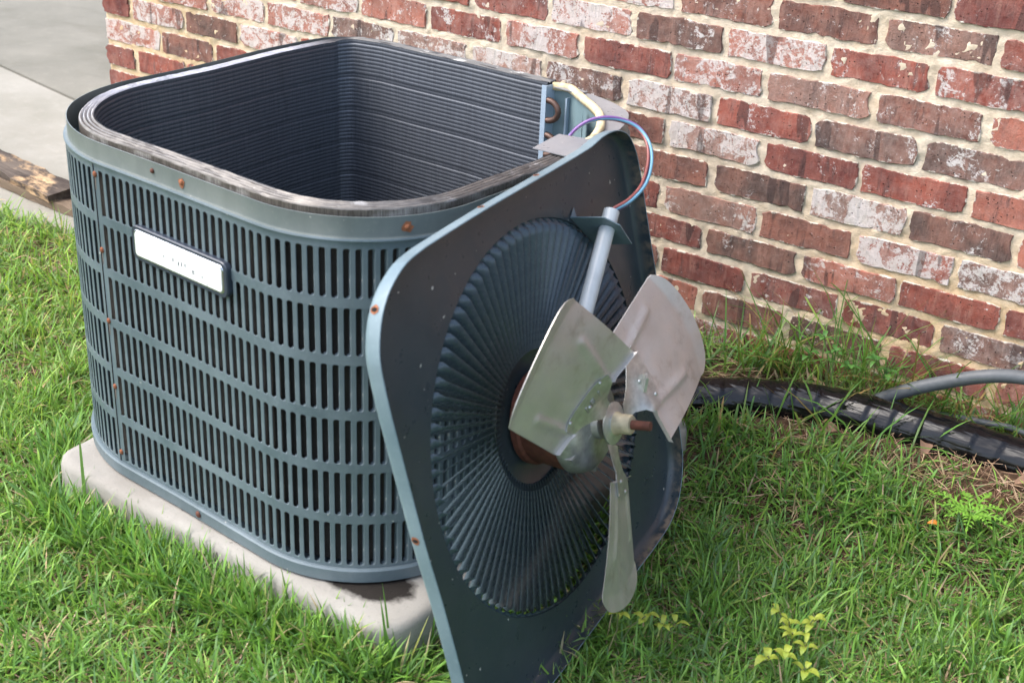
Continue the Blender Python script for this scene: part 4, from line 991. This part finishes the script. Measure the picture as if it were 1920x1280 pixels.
tuft('grass_tuft', 'few long green blades in front of the black pipe near the bare soil', 'grass tuft', 2.33, -.21, 16, .10, .22, .0046, .04, TP, TW, lean=(.2, .8), group=TG)
tuft('grass_tuft', 'dark green tuft below the pipe beside the fan cover', 'grass tuft', 2.06, -.33, 90, .05, .12, .0044, .045, TP, TW, group=TG)
tuft('tall_grass_blade', 'single tall blade standing in front of the louvred cabinet corner', 'grass blade', 1.350, -1.192, 1, .17, .171, .0055, .001, [(.10, .24, .05)], (1,), lean=(.02, .12), curl=(0.0, .2), az=(2.2, 2.6))
tuft('tall_grass_blade', 'tall blade leaning over the pad beside the fan cover edge', 'grass blade', 1.990, -1.180, 2, .10, .13, .0045, .006, [(.08, .22, .04)], (1,), lean=(.15, .3), curl=(.1, .4), az=(2.2, 2.8))
# pad fringe
tuft('grass_fringe', 'uneven fringe of grass along the front edge of the concrete pad', 'grass', 1.62, -1.20, 0 + 1, .05, .06, .004, .01, TP, TW)
fx = rng.uniform(1.12, 2.05, 2600); fy = np.interp(fx, [1.12, 1.29, 1.62, 1.98, 2.06], [-1.03, -1.198, -1.210, -1.201, -1.15]) - rng.uniform(-.012, .06, 2600)
k = ~in_pad(fx, fy, -.004); fx, fy = fx[k], fy[k]; nf = len(fx)
blades(fx, fy, rng.uniform(.04, .095, nf), rng.uniform(.003, .0052, nf), rng.uniform(0, 6.28, nf), rng.uniform(.1, .8, nf), rng.uniform(0, 1, nf), tints(nf, GP, (5, 6, 3, 3, 3, 1, .8)), 'grass', GRASS)

# broad leaved weeds
def leaf_mesh(m, base, d, L, W, up, n=5):
    d = Vector(d).normalized(); side = d.cross(Vector((0, 0, 1)))
    side = side.normalized() if side.length > .01 else Vector((1, 0, 0)); nu = side.cross(d); rows = []
    for i in range(n + 1):
        t_ = i / n; wdt = W * math.sin(math.pi * min(1, t_ * .9 + .07)) ** .8 * (1 if t_ < 1 else .1); c = Vector(base) + d * L * t_ + Vector((0, 0, up * L * math.sin(math.pi * t_) * .4 - t_ * t_ * L * .25))
        rows.append([c - side * wdt / 2 + nu * wdt * .12, c, c + side * wdt / 2 + nu * wdt * .12])
    m.grid(rows)
def m_leaf(name, col):
    n = N(name); k = n.noise(90, 4); b = n.noise(25, 3); c = n.mix(n.ramp(k, .3, .7), tuple(x * .7 for x in col), tuple(min(1, x * 1.25) for x in col)); c = n.mix(n.ramp(b, .5, .7, 0, .4), c, (.16, .32, .05))
    p = n.bsdf(c, .5, 0, n.bump(k, .2, .001)); tr = n.new('ShaderNodeBsdfTranslucent'); n.set(tr.inputs[0], c); mx = n.new('ShaderNodeMixShader'); mx.inputs[0].default_value = .35
    n.l.new(p.outputs[0], mx.inputs[1]); n.l.new(tr.outputs[0], mx.inputs[2]); n.l.new(mx.outputs[0], n.out.inputs[0]); return n.m
LEAF_Y = m_leaf('yellow_leaf', (.42, .50, .07)); LEAF_G = m_leaf('bright_leaf', (.20, .42, .05)); LEAF_D = m_leaf('leaf_green', (.08, .22, .045))
STEM = m_simple('stem', (.12, .14, .05), .6, 0, .3, 60, .1); DEAD = m_simple('dead_leaf', (.20, .12, .075), .8, 0, .4, 40, .3); ORG = m_simple('orange_petal', (.65, .24, .04), .5, 0, .2, 60, .1)
def weed(label, x, y, spots, mat, L=.030, W=.011, seed=0, name='leafy_weed', group='yellow leaved weeds in the lawn'):
    rg = random.Random(seed); r = thing(name, label, 'weed', (x, y, float(ground_h(np.array([x]), np.array([y]))[0])), group)
    for sx, sy, sz, nl in spots:
        sz += rg.uniform(.006, .022)
        MB().tube([(0, 0, 0), (sx * .5, sy * .5, sz * .7), (sx, sy, sz)], .0011, 5).build('stem', STEM, r)
        for q in range(nl):
            a = 2 * math.pi * q / nl + rg.uniform(-.4, .4); m = MB(); leaf_mesh(m, (0, 0, 0), (math.cos(a), math.sin(a), rg.uniform(.1, .7)), L * rg.uniform(.5, .95), W * rg.uniform(.6, 1.0), .5)
            m.build('leaf', mat, r, smooth=True, loc=(sx, sy, sz - rg.uniform(0, .012)))
    return r
weed('large yellow-green weed with pointed leaves low in the right foreground', 2.405, -.755, [(-.01, .0, .055, 4), (.022, .012, .060, 5), (.03, -.03, .05, 4), (-.035, .02, .045, 3), (.005, -.02, .048, 4)], LEAF_Y, .034, .012, 1)
weed('yellow weed cut by the bottom edge below the large one', 2.425, -.835, [(0, 0, .055, 4), (.03, .01, .05, 4), (-.025, .0, .045, 3)], LEAF_Y, .034, .013, 2)
weed('small yellow weed under the lowest fan blade', 2.185, -.895, [(0, 0, .06, 3), (.035, .02, .055, 4)], LEAF_Y, .028, .011, 3)
weed('small yellow weed just right of the one under the fan blade', 2.245, -.868, [(0, 0, .058, 4), (.012, .018, .05, 3)], LEAF_Y, .030, .012, 4)
weed('pale green broadleaf weed between the pipe and the wall', 2.18, -.12, [(0, 0, .10, 5), (.03, .0, .08, 5), (-.03, .01, .12, 4), (-.05, .0, .07, 4)], LEAF_D, .034, .013, 7, group=None)
weed('broadleaf weed growing up beside the start of the grey conduit', 2.26, -.125, [(0, 0, .11, 5), (.02, .01, .09, 5)], LEAF_D, .032, .013, 8, group=None)
r = thing('fern_weed', 'bright lime green weed with finely lobed leaves near the dry soil', 'weed', (2.53, -.345, .042))
rg = random.Random(3)
for q in range(9):
    a = 2 * math.pi * q / 9 + rg.uniform(-.2, .2); Lr = rg.uniform(.045, .075); m = MB(); d = Vector((math.cos(a), math.sin(a), 0)); sd2 = Vector((-d.y, d.x, 0))
    def P_(t_): return d * Lr * t_ + Vector((0, 0, .028 + .016 * math.sin(t_ * 2.6)))
    m.tube([P_(k / 5) for k in range(6)], .0016, 5)
    for k in range(1, 7):
        for s in (-1, 1): leaf_mesh(m, P_(k / 7), (d * .7 + sd2 * s).normalized() + Vector((0, 0, rg.uniform(.1, .5))), .018 * (1.2 - k / 9), .0046, .3, 3)
    leaf_mesh(m, P_(.95), d + Vector((0, 0, .3)), .014, .005, .2, 3); m.build('leaf', LEAF_G, r, smooth=True)
def dead(label, x, y, L, W, az, mat=DEAD, name='dead_leaf', cat='leaf', tilt=.15, group='dead leaves on the soil'):
    m = MB(); leaf_mesh(m, (0, 0, 0), (1, 0, tilt), L, W, .6, 7); o = m.build(name, mat, smooth=True); o.location = (x, y, float(ground_h(np.array([x]), np.array([y]))[0]) + .012); o.rotation_euler = (R(15), 0, az); return tag(o, label, cat, group)
dead('pinkish brown dead leaf on the dry soil at the right edge', 2.56, -.215, .05, .026, .4)
dead('curled brown dead leaf just below the black pipe above the fern weed', 2.40, -.215, .045, .024, 1.9, tilt=.2)
dead('small brown dead leaf on the soil under the middle of the black pipe', 2.22, -.245, .045, .025, .9)
dead('small orange petal on the lawn left of the fern weed', 2.467, -.362, .022, .010, .3, ORG, 'orange_petal', 'petal', group=None)
print('bricks', nb_, 'slats', cnt)
